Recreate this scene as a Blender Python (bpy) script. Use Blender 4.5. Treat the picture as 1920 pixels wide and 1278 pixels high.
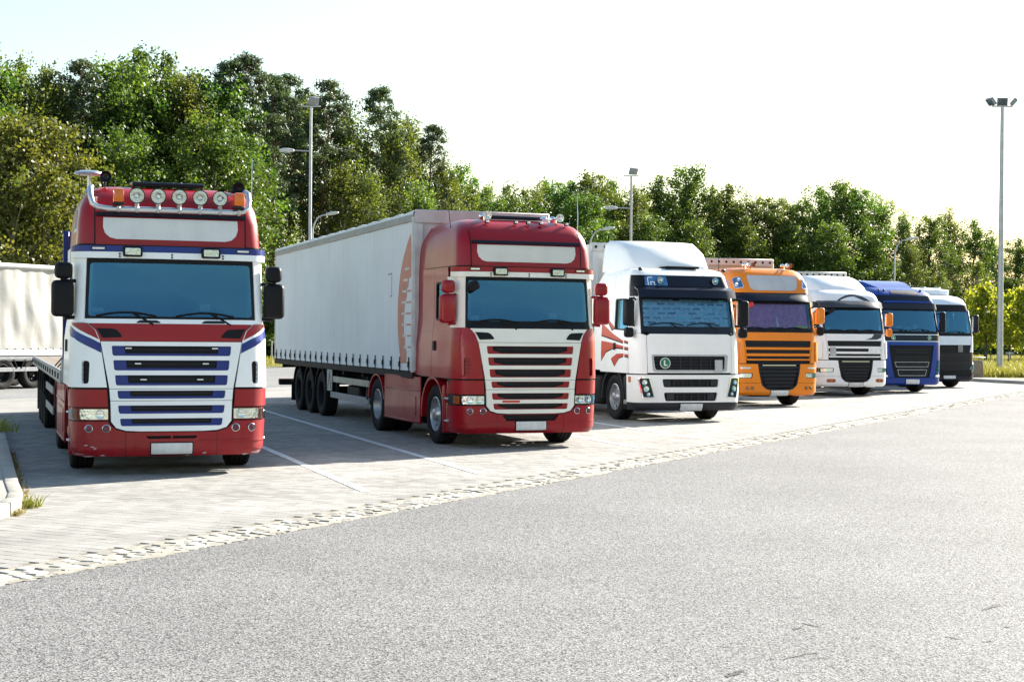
import bpy, bmesh, math, random
import numpy as np
from math import sin, cos, pi, radians, sqrt, atan2
from mathutils import Vector, Matrix
from mathutils.geometry import tessellate_polygon

for o in list(bpy.data.objects):
    bpy.data.objects.remove(o, do_unlink=True)
scn = bpy.context.scene
col = scn.collection
random.seed(7)

# ------------------------------------------------------------------ camera, sky, sun, exposure
CAM_H = 1.85
cd = bpy.data.cameras.new('camera')
cam = bpy.data.objects.new('camera', cd)
col.objects.link(cam)
cd.sensor_width = 36.0
cd.lens = 54.0
cd.clip_start = 0.1
cd.clip_end = 6000
cam.matrix_world = Matrix.Translation((0, 0, CAM_H)) @ Matrix.Rotation(radians(90 - 0.22), 4, 'X') @ Matrix.Rotation(radians(0.5), 4, 'Z')
scn.camera = cam

SUN_AZ = radians(45)       # to the right of the view axis (+Y)
SUN_EL = radians(27)
w = bpy.data.worlds.new('World')
scn.world = w
w.use_nodes = True
wn = w.node_tree
bg = wn.nodes['Background']
sky = wn.nodes.new('ShaderNodeTexSky')
sky.sky_type = 'NISHITA'
sky.sun_disc = False
sky.sun_elevation = SUN_EL
sky.sun_rotation = SUN_AZ
sky.air_density = 1.6
sky.dust_density = 0.9
sky.ozone_density = 2.5
bg.inputs['Strength'].default_value = 0.062
wn.links.new(sky.outputs['Color'], bg.inputs['Color'])

sd = bpy.data.lights.new('sun', 'SUN')
sd.energy = 5.0
sd.angle = radians(0.55)
sd.color = (1.0, 0.94, 0.84)
sun = bpy.data.objects.new('sun', sd)
col.objects.link(sun)
sdir = Vector((sin(SUN_AZ) * cos(SUN_EL), cos(SUN_AZ) * cos(SUN_EL), sin(SUN_EL)))
sun.rotation_euler = sdir.to_track_quat('Z', 'Y').to_euler()
sun.location = sdir * 60

scn.view_settings.view_transform = 'Standard'
scn.view_settings.look = 'None'
scn.view_settings.gamma = 1.0
scn.view_settings.exposure = 1.92
scn.view_settings.use_curve_mapping = False

# ------------------------------------------------------------------ materials
MATS = {}
def newmat(name):
    m = bpy.data.materials.new(name)
    m.use_nodes = True
    m.node_tree.nodes.clear()
    return m, m.node_tree.nodes, m.node_tree.links

def out(n, l, sh, disp=None):
    o = n.new('ShaderNodeOutputMaterial')
    l.new(sh, o.inputs['Surface'])
    return o

def pmat(name, c, rough=0.5, metal=0.0, coat=0.0, vary=0.12, scale=3.0, dirt=0.0, dirtc=(0.16, 0.13, 0.10), bump=0.0, bscale=60, spec=0.5, rvar=0.0, trans=0.0):
    """principled with noise-driven colour variation, dirt and fine relief"""
    if name in MATS: return MATS[name]
    m, n, l = newmat(name)
    b = n.new('ShaderNodeBsdfPrincipled')
    tc = n.new('ShaderNodeTexCoord')
    nz = n.new('ShaderNodeTexNoise'); nz.inputs['Scale'].default_value = scale; nz.inputs['Detail'].default_value = 6
    l.new(tc.outputs['Object'], nz.inputs['Vector'])
    mr = n.new('ShaderNodeMapRange')
    mr.inputs[1].default_value = 0.25; mr.inputs[2].default_value = 0.75
    mr.inputs[3].default_value = 1 - vary; mr.inputs[4].default_value = 1 + vary
    l.new(nz.outputs[0], mr.inputs[0])
    mx = n.new('ShaderNodeVectorMath'); mx.operation = 'SCALE'
    mx.inputs[0].default_value = c[:3]
    l.new(mr.outputs[0], mx.inputs['Scale'])
    cs = mx.outputs[0]
    if dirt > 0:
        n2 = n.new('ShaderNodeTexNoise'); n2.inputs['Scale'].default_value = 2.3; n2.inputs['Detail'].default_value = 9; n2.inputs['Roughness'].default_value = 0.7
        mp = n.new('ShaderNodeMapping'); mp.inputs['Scale'].default_value = (2.5, 2.5, 0.6)
        l.new(tc.outputs['Object'], mp.inputs[0]); l.new(mp.outputs[0], n2.inputs['Vector'])
        r2 = n.new('ShaderNodeMapRange'); r2.inputs[1].default_value = 0.45; r2.inputs[2].default_value = 0.8
        r2.inputs[3].default_value = 0.0; r2.inputs[4].default_value = dirt
        l.new(n2.outputs[0], r2.inputs[0])
        mm = n.new('ShaderNodeMix'); mm.data_type = 'RGBA'
        l.new(r2.outputs[0], mm.inputs[0]); l.new(cs, mm.inputs[6]); mm.inputs[7].default_value = (*dirtc, 1)
        cs = mm.outputs[2]
    l.new(cs, b.inputs['Base Color'])
    b.inputs['Roughness'].default_value = rough
    if rvar > 0:
        r3 = n.new('ShaderNodeMapRange'); r3.inputs[3].default_value = rough; r3.inputs[4].default_value = min(1, rough + rvar)
        r3.inputs[1].default_value = 0.35; r3.inputs[2].default_value = 0.7
        l.new(nz.outputs[0], r3.inputs[0]); l.new(r3.outputs[0], b.inputs['Roughness'])
    b.inputs['Metallic'].default_value = metal
    b.inputs['Coat Weight'].default_value = coat
    b.inputs['Coat Roughness'].default_value = 0.06
    b.inputs['Specular IOR Level'].default_value = spec
    if trans: b.inputs['Transmission Weight'].default_value = trans
    if bump > 0:
        n4 = n.new('ShaderNodeTexNoise'); n4.inputs['Scale'].default_value = bscale; n4.inputs['Detail'].default_value = 4
        l.new(tc.outputs['Object'], n4.inputs['Vector'])
        bp = n.new('ShaderNodeBump'); bp.inputs['Strength'].default_value = bump; bp.inputs['Distance'].default_value = 0.01
        l.new(n4.outputs[0], bp.inputs['Height']); l.new(bp.outputs[0], b.inputs['Normal'])
    out(n, l, b.outputs[0])
    MATS[name] = m
    return m

def paint(name, c, dirt=0.10, rough=0.28, vary=0.05):
    return pmat(name, c, rough=rough, coat=0.22, vary=vary, scale=1.5, dirt=dirt, rvar=0.12, spec=0.3)

def glassmat(name, tint, ior=1.75, rough=0.0):
    if name in MATS: return MATS[name]
    m, n, l = newmat(name)
    t = n.new('ShaderNodeBsdfTransparent'); t.inputs[0].default_value = (*tint, 1)
    g = n.new('ShaderNodeBsdfGlossy'); g.inputs['Roughness'].default_value = rough; g.inputs['Color'].default_value = (0.28, 0.70, 1, 1)
    f = n.new('ShaderNodeFresnel'); f.inputs[0].default_value = ior
    mx = n.new('ShaderNodeMixShader')
    l.new(f.outputs[0], mx.inputs[0]); l.new(t.outputs[0], mx.inputs[1]); l.new(g.outputs[0], mx.inputs[2])
    out(n, l, mx.outputs[0])
    MATS[name] = m
    return m

BLACK = pmat('black_plastic', (0.006, 0.0065, 0.009), 0.5, vary=0.2, dirt=0.06, dirtc=(0.05, 0.045, 0.04), spec=0.2)
DARKG = pmat('dark_grey_plastic', (0.022, 0.024, 0.030), 0.5, vary=0.2, dirt=0.15, dirtc=(0.09, 0.08, 0.07), spec=0.25)
NAVY = pmat('blue_black_paint', (0.004, 0.006, 0.016), 0.35, coat=0.15, vary=0.1, spec=0.25)
RUBBER = pmat('tyre_rubber', (0.010, 0.010, 0.011), 0.8, vary=0.25, scale=8, dirt=0.3, dirtc=(0.045, 0.038, 0.03), spec=0.2, bump=0.3, bscale=40)
CHASSIS = pmat('chassis_black', (0.010, 0.010, 0.011), 0.65, vary=0.3, dirt=0.3, dirtc=(0.05, 0.043, 0.033), spec=0.2)
STEEL = pmat('wheel_steel', (0.45, 0.46, 0.47), 0.38, metal=0.75, vary=0.15, scale=6, dirt=0.45, dirtc=(0.11, 0.09, 0.07))
ALU = pmat('brushed_aluminium', (0.62, 0.63, 0.64), 0.32, metal=0.9, vary=0.1, dirt=0.15)
CHROME = pmat('chrome', (0.85, 0.86, 0.88), 0.07, metal=1.0, vary=0.03)
REFL = pmat('lamp_reflector', (0.88, 0.88, 0.86), 0.14, metal=1.0, vary=0.08, scale=25, bump=0.8, bscale=26)
LENS = glassmat('lamp_lens', (0.93, 0.94, 0.93), 1.5)
AMBER = pmat('amber_plastic', (0.80, 0.20, 0.01), 0.18, vary=0.15, coat=0.4, trans=0.25)
AMBERD = pmat('amber_indicator', (0.55, 0.16, 0.04), 0.2, vary=0.15, coat=0.4)
REDPL = pmat('red_plastic', (0.55, 0.02, 0.012), 0.3, vary=0.1)
GLASS = glassmat('windscreen_glass', (0.45, 0.62, 0.68), 2.7)
SGLASS = glassmat('side_window_glass', (0.40, 0.46, 0.45), 2.2)
MIRROR = pmat('mirror_glass', (0.8, 0.82, 0.85), 0.02, metal=1.0, vary=0.01)
PLATE = pmat('number_plate_white', (0.68, 0.70, 0.72), 0.4, vary=0.08, scale=12, dirt=0.35)
SEATF = pmat('seat_fabric', (0.05, 0.055, 0.065), 0.9, vary=0.2)
DASH = pmat('dashboard_grey', (0.07, 0.075, 0.08), 0.65, vary=0.15)
PALEINT = pmat('cab_lining', (0.22, 0.21, 0.19), 0.9, vary=0.2)
PAPER = pmat('paper_white', (0.75, 0.76, 0.75), 0.7, vary=0.1, scale=14)
CREAM = pmat('cream_sign', (0.66, 0.65, 0.59), 0.45, vary=0.05, scale=4, dirt=0.18, dirtc=(0.35, 0.33, 0.3))
SIGNW = pmat('white_sign', (0.68, 0.70, 0.70), 0.45, vary=0.05, scale=4, dirt=0.3, dirtc=(0.38, 0.37, 0.36))
GALV = pmat('galvanised_steel', (0.42, 0.43, 0.45), 0.45, metal=0.5, vary=0.15, scale=5)

# ------------------------------------------------------------------ mesh helpers
def link(name, me, parent=None):
    o = bpy.data.objects.new(name, me)
    col.objects.link(o)
    if parent is not None: o.parent = parent
    return o

def mesh_from(name, verts, faces, mats, smooth=True, ang=38, mi=None):
    me = bpy.data.meshes.new(name)
    me.from_pydata([tuple(v) for v in verts], [], faces)
    if not isinstance(mats, (list, tuple)): mats = [mats]
    for m in mats: me.materials.append(m)
    if mi: me.polygons.foreach_set('material_index', mi)
    if smooth:
        me.shade_smooth()
        me.set_sharp_from_angle(angle=radians(ang))
    me.update()
    return me

def tag(o, label=None, cat=None, group=None, kind=None):
    if label: o['label'] = label
    if cat: o['category'] = cat
    if group: o['group'] = group
    if kind: o['kind'] = kind
    return o

def empty(name, loc=(0, 0, 0), rz=0.0, label=None, cat=None, group=None):
    o = bpy.data.objects.new(name, None)
    o.empty_display_size = 0.3
    col.objects.link(o)
    o.location = loc
    o.rotation_euler = (0, 0, rz)
    return tag(o, label, cat, group)

RB = {}
class MB:
    def __init__(s): s.v = []; s.f = []
    def add(s, v, f):
        k = len(s.v)
        s.v += [Vector(p) for p in v]
        s.f += [tuple(i + k for i in q) for q in f]
        return s
    def box(s, x0, x1, y0, y1, z0, z1):
        v = [(x, y, z) for x in (x0, x1) for y in (y0, y1) for z in (z0, z1)]
        return s.add(v, [(0, 1, 3, 2), (4, 6, 7, 5), (0, 4, 5, 1), (2, 3, 7, 6), (0, 2, 6, 4), (1, 5, 7, 3)])
    def rbox(s, c, size, r=0.02, seg=2, rot=None, taper=None):
        """bevelled box; taper=(tx,ty) scales the top"""
        bm = bmesh.new()
        bmesh.ops.create_cube(bm, size=1)
        for v in bm.verts:
            v.co = Vector((v.co.x * size[0], v.co.y * size[1], v.co.z * size[2]))
            if taper and v.co.z > 0: v.co.x *= taper[0]; v.co.y *= taper[1]
        bmesh.ops.bevel(bm, geom=list(bm.edges), offset=min(r, 0.49 * min(size)), segments=seg, profile=0.5, affect='EDGES')
        M = Matrix.Translation(c)
        if rot is not None: M = M @ rot
        bm.verts.index_update()
        s.add([M @ v.co for v in bm.verts], [tuple(v.index for v in f.verts) for f in bm.faces])
        bm.free()
        return s
    def cyl(s, p0, p1, r0, r1=None, n=12, caps=True):
        if r1 is None: r1 = r0
        p0 = Vector(p0); p1 = Vector(p1)
        d = (p1 - p0).normalized()
        u = d.orthogonal().normalized(); w_ = d.cross(u)
        v = []
        for p, r in ((p0, r0), (p1, r1)):
            for i in range(n):
                a = 2 * pi * i / n
                v.append(p + u * (r * cos(a)) + w_ * (r * sin(a)))
        f = [(i, (i + 1) % n, n + (i + 1) % n, n + i) for i in range(n)]
        if caps: f += [tuple(range(n - 1, -1, -1)), tuple(range(n, 2 * n))]
        return s.add(v, f)
    def tube(s, pts, r, n=8, r1=None):
        pts = [Vector(p) for p in pts]
        m = len(pts)
        v = []
        ref = None
        for i, p in enumerate(pts):
            d = (pts[min(i + 1, m - 1)] - pts[max(i - 1, 0)]).normalized()
            if ref is None: ref = d.orthogonal().normalized()
            u = (ref - d * ref.dot(d)).normalized(); ref = u
            w_ = d.cross(u)
            rr_ = r if r1 is None else r + (r1 - r) * i / (m - 1)
            for k in range(n):
                a = 2 * pi * k / n
                v.append(p + u * (rr_ * cos(a)) + w_ * (rr_ * sin(a)))
        f = []
        for i in range(m - 1):
            for k in range(n):
                f.append((i * n + k, i * n + (k + 1) % n, (i + 1) * n + (k + 1) % n, (i + 1) * n + k))
        f += [tuple(range(n - 1, -1, -1)), tuple(range((m - 1) * n, m * n))]
        return s.add(v, f)
    def lathe(s, prof, n=24, M=None, arc=2 * pi):
        """profile of (r, h) turned about local z"""
        full = abs(arc - 2 * pi) < 1e-6
        cnt = n if full else n + 1
        v = []
        for i in range(cnt):
            a = arc * i / n
            for (r, h) in prof: v.append(Vector((r * cos(a), r * sin(a), h)))
        k = len(prof)
        f = []
        for i in range(n):
            j = (i + 1) % cnt
            for q in range(k - 1):
                f.append((i * k + q, j * k + q, j * k + q + 1, i * k + q + 1))
        if M is not None: v = [M @ p for p in v]
        return s.add(v, f)
    def prism(s, outer, a, b, plane='xz', holes=()):
        """extrude a 2-D outline (with holes) between a and b along the third axis"""
        def m3(p, h):
            if plane == 'xz': return Vector((p[0], h, p[1]))
            if plane == 'yz': return Vector((h, p[0], p[1]))
            return Vector((p[0], p[1], h))
        loops = [list(outer)] + [list(h) for h in holes]
        tri = tessellate_polygon([[Vector((p[0], p[1], 0)) for p in L] for L in loops])
        flat = [p for L in loops for p in L]
        n = len(flat)
        v = [m3(p, a) for p in flat] + [m3(p, b) for p in flat]
        f = [tuple(t) for t in tri] + [tuple(n + i for i in reversed(t)) for t in tri]
        k = 0
        for L in loops:
            for i in range(len(L)):
                j = (i + 1) % len(L)
                f.append((k + i, k + j, n + k + j, n + k + i))
            k += len(L)
        return s.add(v, f)
    def mirror_y(s):
        k = len(s.v)
        s.v += [Vector((p.x, -p.y, p.z)) for p in s.v]
        s.f += [tuple(i + k for i in reversed(q)) for q in s.f]
        return s
    def mesh(s, name, mat, smooth=True, ang=38):
        me = mesh_from(name, s.v, s.f, mat, False)
        bm = bmesh.new(); bm.from_mesh(me)
        bmesh.ops.recalc_face_normals(bm, faces=bm.faces)
        bm.to_mesh(me); bm.free()
        if smooth:
            me.shade_smooth(); me.set_sharp_from_angle(angle=radians(ang))
        return me
    def build(s, name, mat, parent=None, smooth=True, ang=38, label=None):
        o = link(name, s.mesh(name, mat, smooth, ang), parent)
        if label: o['label'] = label
        return o

def rr(x0, z0, x1, z1, r=0.03, k=3):
    return fil([(x0, z0), (x1, z0), (x1, z1), (x0, z1)], r, k)

def fil(pts, r, k=3):
    """fillet the corners of a polygon; r a number or a list"""
    o = []
    n = len(pts)
    for i in range(n):
        p = Vector(pts[i]); a = Vector(pts[i - 1]) - p; b = Vector(pts[(i + 1) % n]) - p
        ri = r[i] if isinstance(r, (list, tuple)) else r
        ri = min(ri, 0.48 * a.length, 0.48 * b.length)
        if ri < 1e-4:
            o.append((p.x, p.y)); continue
        pa = p + a.normalized() * ri; pb = p + b.normalized() * ri
        for j in range(k + 1):
            t = j / k
            q = pa * (1 - t) ** 2 + p * 2 * t * (1 - t) + pb * t * t
            o.append((q.x, q.y))
    return o

def circ(cx, cz, r, n=16, rz=None):
    return [(cx + r * cos(2 * pi * i / n), cz + (rz or r) * sin(2 * pi * i / n)) for i in range(n)]

def mir(pts): return [(-p[0], p[1]) for p in reversed(pts)]

# ------------------------------------------------------------------ cab surface: rows of (z, x_front, half_width, corner, bulge, x_back)
class Cab:
    def __init__(s, rows):
        s.rows = rows
        s.zs = [r[0] for r in rows]
    def row(s, z):
        R = s.rows
        if z <= R[0][0]: return R[0][1:]
        for i in range(len(R) - 1):
            if R[i][0] <= z <= R[i + 1][0] and R[i + 1][0] > R[i][0]:
                t = (z - R[i][0]) / (R[i + 1][0] - R[i][0])
                return tuple(a + (b - a) * t for a, b in zip(R[i][1:], R[i + 1][1:]))
        return R[-1][1:]
    def geo(s, z):
        xf, hw, rc, b, xb = s.row(z)
        a = hw - rc
        ph = math.atan(2 * b * a / (hw * hw))
        Rr = rc / (1 - sin(ph))
        xa = xf - b * (a / hw) ** 2
        return xf, hw, a, b, ph, Rr, xa, Rr * (pi / 2 - ph), xa - Rr * cos(ph)
    def P(s, q, z):
        xf, hw, a, b, ph, Rr, xa, L, xs = s.geo(z)
        sg = 1 if q >= 0 else -1
        q = abs(q)
        if q <= a: return Vector((xf - b * (q / hw) ** 2, sg * q, z))
        if q <= a + L:
            f = ph + (q - a) / Rr
            return Vector((xa - Rr * (cos(ph) - cos(f)), sg * (a + Rr * (sin(f) - sin(ph))), z))
        return Vector((xs - (q - a - L), sg * hw, z))
    def sy(s, y, z):
        xf, hw, a, b, ph, Rr, xa, L, xs = s.geo(z)
        sg = 1 if y >= 0 else -1
        y = abs(y)
        if y <= a: return sg * y
        t = min(1, (y - a) / Rr + sin(ph))
        return sg * (a + (math.asin(t) - ph) * Rr)
    def sx(s, x, z, sg):
        xf, hw, a, b, ph, Rr, xa, L, xs = s.geo(z)
        if x <= xs: return sg * (a + L + xs - x)
        c = cos(ph) - (xa - x) / Rr
        f = math.acos(max(-1, min(1, c)))
        return sg * (a + max(0, f - ph) * Rr)
    def N(s, q, z):
        e = 0.004
        du = s.P(q + e, z) - s.P(q - e, z)
        dz = s.P(q, z + e) - s.P(q, z - e)
        n = dz.cross(du) * -1
        if n.length < 1e-9: return Vector((1, 0, 0))
        n.normalize()
        p = s.P(q, z)
        ctr = Vector((-1.2, 0, p.z))
        if n.dot(p - ctr) < 0: n = -n
        return n
    def ends(s, z):
        g = s.geo(z)
        return g[2], g[2] + g[7]

def patch(cab, name, outer, mat, parent, holes=(), d=0.0, t=0.02, mode='F', side=1, label=None, cut=0.07, sym=False, build=True, inner=False):
    """panel that follows the cab surface. mode F: (y,z) seen from the front, A: (arc,z), S: (x,z) on a side. d: offset, t: thickness."""
    loops = [list(outer)] + [list(h) for h in holes]
    flat = [p for L in loops for p in L]
    tri = tessellate_polygon([[Vector((p[0], p[1], 0)) for p in L] for L in loops])
    bm = bmesh.new()
    vs = [bm.verts.new((p[0], p[1], 0)) for p in flat]
    for tr in tri:
        try: bm.faces.new([vs[i] for i in tr])
        except ValueError: pass
    z0 = min(p[1] for p in flat); z1 = max(p[1] for p in flat)
    x0 = min(p[0] for p in flat); x1 = max(p[0] for p in flat)
    cuts = [((0, z), (0, 1)) for z in cab.zs if z0 + .004 < z < z1 - .004]
    if mode == 'S':
        xs = [-0.1 - 0.06 * i for i in range(6)]
    else:
        am = min(cab.ends(z)[0] for z in (z0, (z0 + z1) / 2, z1)) - .02
        en = max(cab.ends(z)[1] for z in (z0, (z0 + z1) / 2, z1)) + .02
        if mode == 'F':
            en = min(en, max(abs(x0), abs(x1)))
        xs = [0.0]
        k = 0.25
        while k < am: xs.append(k); k += 0.25
        k = am
        while k <= en: xs.append(k); k += cut if mode == 'A' else cut * 0.6
        xs = xs + [-x for x in xs if x > 0]
    cuts += [((x, 0), (1, 0)) for x in xs if x0 + .004 < x < x1 - .004]
    for (co, no) in cuts:
        bmesh.ops.bisect_plane(bm, geom=list(bm.verts) + list(bm.edges) + list(bm.faces), plane_co=(co[0], co[1], 0), plane_no=(no[0], no[1], 0), dist=1e-5)
    bm.verts.index_update()
    top = []; bot = []
    for v in bm.verts:
        a, z = v.co.x, v.co.y
        if mode == 'F': q = cab.sy(a, z)
        elif mode == 'A': q = a
        else: q = cab.sx(a, z, side)
        p = cab.P(q, z); n = cab.N(q, z)
        top.append(p + n * (d + t)); bot.append(p + n * d)
    nv = len(top)
    faces = []
    for f in bm.faces:
        idx = [v.index for v in f.verts]
        pts = [top[i] for i in idx]
        nn = (pts[1] - pts[0]).cross(pts[-1] - pts[0])
        ctr = sum(pts, Vector()) / len(pts)
        if nn.dot(ctr - Vector((-1.2, 0, ctr.z))) < 0: idx.reverse()
        faces.append(tuple(idx))
    edge = [(e.verts[0].index, e.verts[1].index) for e in bm.edges if len(e.link_faces) == 1]
    bm.free()
    dirs = set()
    for f in faces:
        for i in range(len(f)): dirs.add((f[i], f[(i + 1) % len(f)]))
    sides = []
    for a, b in edge:
        if (a, b) not in dirs: a, b = b, a
        sides.append((b, a, nv + a, nv + b))
    if t <= 0: sides = []
    back = [tuple(i + nv for i in reversed(f)) for f in faces] if inner else []
    vv = top + bot
    ff = faces + sides + back
    if sym:
        k = len(vv)
        vv = vv + [Vector((p.x, -p.y, p.z)) for p in vv]
        ff = ff + [tuple(i + k for i in reversed(q)) for q in ff]
    me = mesh_from(name, vv, ff, mat, True, 32)
    o = link(name, me, parent)
    if label: o['label'] = label
    return o

def both(fn):
    for sg in (-1, 1): fn(sg)

def shell(cab, name, parent, mats, zsplit, win_z, win_s, door_x=None, door_z=None, nf=9, nc=7, ns=9):
    """closed cab hull with windscreen and door-window openings; lower part and upper part are separate meshes"""
    V = []; rows = cab.rows
    npt = 0
    for ri, r in enumerate(rows):
        z = r[0]
        xf, hw, rc, b, xb = r[1:]
        a = hw - rc
        ph = math.atan(2 * b * a / (hw * hw)); Rr = rc / (1 - sin(ph)); xa = xf - b * (a / hw) ** 2
        xs = xa - Rr * cos(ph)
        half = []
        for i in range(nf): 
            y = a * i / nf
            half.append((xf - b * (y / hw) ** 2, y))
        for i in range(nc):
            f = ph + (pi / 2 - ph) * i / nc
            half.append((xa - Rr * (cos(ph) - cos(f)), a + Rr * (sin(f) - sin(ph))))
        for i in range(ns + 1):
            half.append((xs + (xb - xs) * i / ns, hw))
        full = [(x, -y) for x, y in reversed(half[1:])] + half
        npt = len(full)
        V += [Vector((x, y, z)) for x, y in full]
    lo, up = [], []
    for ri in range(len(rows) - 1):
        zm = (rows[ri][0] + rows[ri + 1][0]) / 2
        for i in range(npt):
            j = (i + 1) % npt
            q = (ri * npt + i, ri * npt + j, (ri + 1) * npt + j, (ri + 1) * npt + i)
            c = (V[q[0]] + V[q[1]] + V[q[2]] + V[q[3]]) / 4
            dz = rows[ri + 1][0] - rows[ri][0]
            if dz > 0.001 and win_z[0] < zm < win_z[1] and abs(c.y) < win_s and c.x > -0.7: continue
            if door_x and dz > 0.001 and door_z[0] < zm < door_z[1] and door_x[0] < c.x < door_x[1] and abs(c.y) > 0.6: continue
            (lo if zm < zsplit else up).append(q)
    k = (len(rows) - 1) * npt
    up.append(tuple(range(k, k + npt)))
    def sub(fs):
        ids = sorted({i for f in fs for i in f}); mp = {k_: n_ for n_, k_ in enumerate(ids)}
        return [V[i] for i in ids], [tuple(mp[i] for i in f) for f in fs]
    o1 = link(name, mesh_from(name, *sub(lo), mats[0]), parent)
    o2 = link('cab_roof', mesh_from('cab_roof', *sub(up), mats[1], True, 30), parent)
    return o1, o2

def deflector(parent, mat, cab, s, x0, x1, z0, z1, flare=0.0):
    v = []; f = []
    n = 10
    for i in range(n + 1):
        z = z0 + (z1 - z0) * i / n
        hw = cab.row(z)[1] - .012
        t = max(0, (i - n * .7) / (n * .3))
        xe = x1 + (x0 - x1) * .55 * t * t
        for (x, y) in ((x0, hw), (xe, hw + flare), (xe, hw + flare - .03), (x0, hw - .03)): v.append((x, s * y, z))
    for i in range(n):
        for k in range(4):
            a = i * 4 + k; b_ = i * 4 + (k + 1) % 4
            f.append((a, b_, b_ + 4, a + 4))
    f += [(0, 1, 2, 3), tuple(4 * n + k for k in range(4))]
    return MB().add(v, f).build('air_deflector', mat, parent)

# ------------------------------------------------------------------ wheels
def wheel_meshes():
    W = {}
    R, w2 = 0.505, 0.15
    ty = MB()
    prof = [(0.29, -w2 * .8), (0.33, -w2 * .98), (0.42, -w2 * 1.04), (0.475, -w2 * .98), (0.497, -w2 * .86), (R, -w2 * .70),
            (R, -0.075), (R - .014, -0.07), (R - .014, -0.058), (R, -.053), (R, -.006), (R - .014, -.004), (R - .014, .008), (R, .012), (R, .055), (R - .014, .06), (R - .014, .072), (R, .077),
            (R, w2 * .70), (0.497, w2 * .86), (0.475, w2 * .98), (0.42, w2 * 1.04), (0.33, w2 * .98), (0.29, w2 * .8)]
    Rm = Matrix.Rotation(-pi / 2, 4, 'X')          # local z -> +y (outside)
    ty.lathe(prof, 40, Rm)
    W['tyre'] = ty.mesh('tyre', RUBBER, True, 50)
    def disc(zc, r_out, r_in, nh, rh, rhole, mb):
        holes = [circ(rh * cos(2 * pi * i / nh), rh * sin(2 * pi * i / nh), rhole, 8) for i in range(nh)] + [circ(0, 0, r_in, 20)]
        loops = [circ(0, 0, r_out, 40)] + holes
        tri = tessellate_polygon([[Vector((p[0], p[1], 0)) for p in L] for L in loops])
        flat = [p for L in loops for p in L]
        v = [Rm @ Vector((p[0], p[1], zc)) for p in flat]
        mb.add(v, [tuple(t) for t in tri])
    fr = MB()   # front: convex hub, disc near the outside
    fr.lathe([(0.295, .06), (0.295, .135), (0.282, .14), (0.272, .12), (0.262, .075)], 40, Rm)
    disc(.075, 0.262, 0.14, 10, 0.215, 0.030, fr)
    fr.lathe([(0.14, .075), (0.135, .10), (0.105, .125), (0.095, .165), (0.06, .18), (0, .182)], 24, Rm)
    for i in range(10):
        a = 2 * pi * (i + .5) / 10
        p = Rm @ Vector((.168 * cos(a), .168 * sin(a), .075)); q = Rm @ Vector((.168 * cos(a), .168 * sin(a), .105))
        fr.cyl(p, q, .016, .012, 6)
    W['front'] = fr.mesh('wheel', STEEL, True, 40)
    dr = MB()   # drive/trailer: deep dish
    dr.lathe([(0.295, .06), (0.295, .135), (0.282, .14), (0.27, .10), (0.262, -.02), (0.24, -.045)], 40, Rm)
    disc(-.045, 0.24, 0.13, 10, 0.20, 0.026, dr)
    dr.lathe([(0.13, -.045), (0.125, .03), (0.11, .05), (0.07, .055), (0, .056)], 24, Rm)
    W['drive'] = dr.mesh('wheel', STEEL, True, 40)
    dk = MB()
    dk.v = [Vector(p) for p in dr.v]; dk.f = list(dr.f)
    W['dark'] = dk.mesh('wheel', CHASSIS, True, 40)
    bk = MB(); bk.lathe([(0.29, -.12), (0.0, -.12)], 24, Rm)
    return W
WH = wheel_meshes()

def wheel(parent, kind, x, y, out_sign, z=0.5):
    o = link('wheel', WH[kind], parent)
    o.location = (x, y, z)
    o.rotation_euler = (0, random.random() * 6.28 if out_sign > 0 else random.random() * 6.28, 0 if out_sign > 0 else pi)
    t = link('tyre', WH['tyre'], o)
    return o

def fender(parent, mat, cx, cz, r, y0, y1, a0, a1, th=0.03, n=14, lip=0.0):
    """arched mudguard round a wheel centre, angles in degrees from +x over the top"""
    b = MB()
    v = []
    for i in range(n + 1):
        a = radians(a0 + (a1 - a0) * i / n)
        for rad_ in (r, r + th):
            for y in (y0, y1):
                v.append((cx + rad_ * cos(a), y, cz + rad_ * sin(a)))
    f = []
    for i in range(n):
        k = i * 4; m = k + 4
        f += [(k, m, m + 1, k + 1), (k + 2, k + 3, m + 3, m + 2), (k, k + 2, m + 2, m), (k + 1, m + 1, m + 3, k + 3)]
    f += [(0, 1, 3, 2), (4 * n, 4 * n + 2, 4 * n + 3, 4 * n + 1)]
    b.add(v, f)
    return b.build('mudguard', mat, parent)

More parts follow.
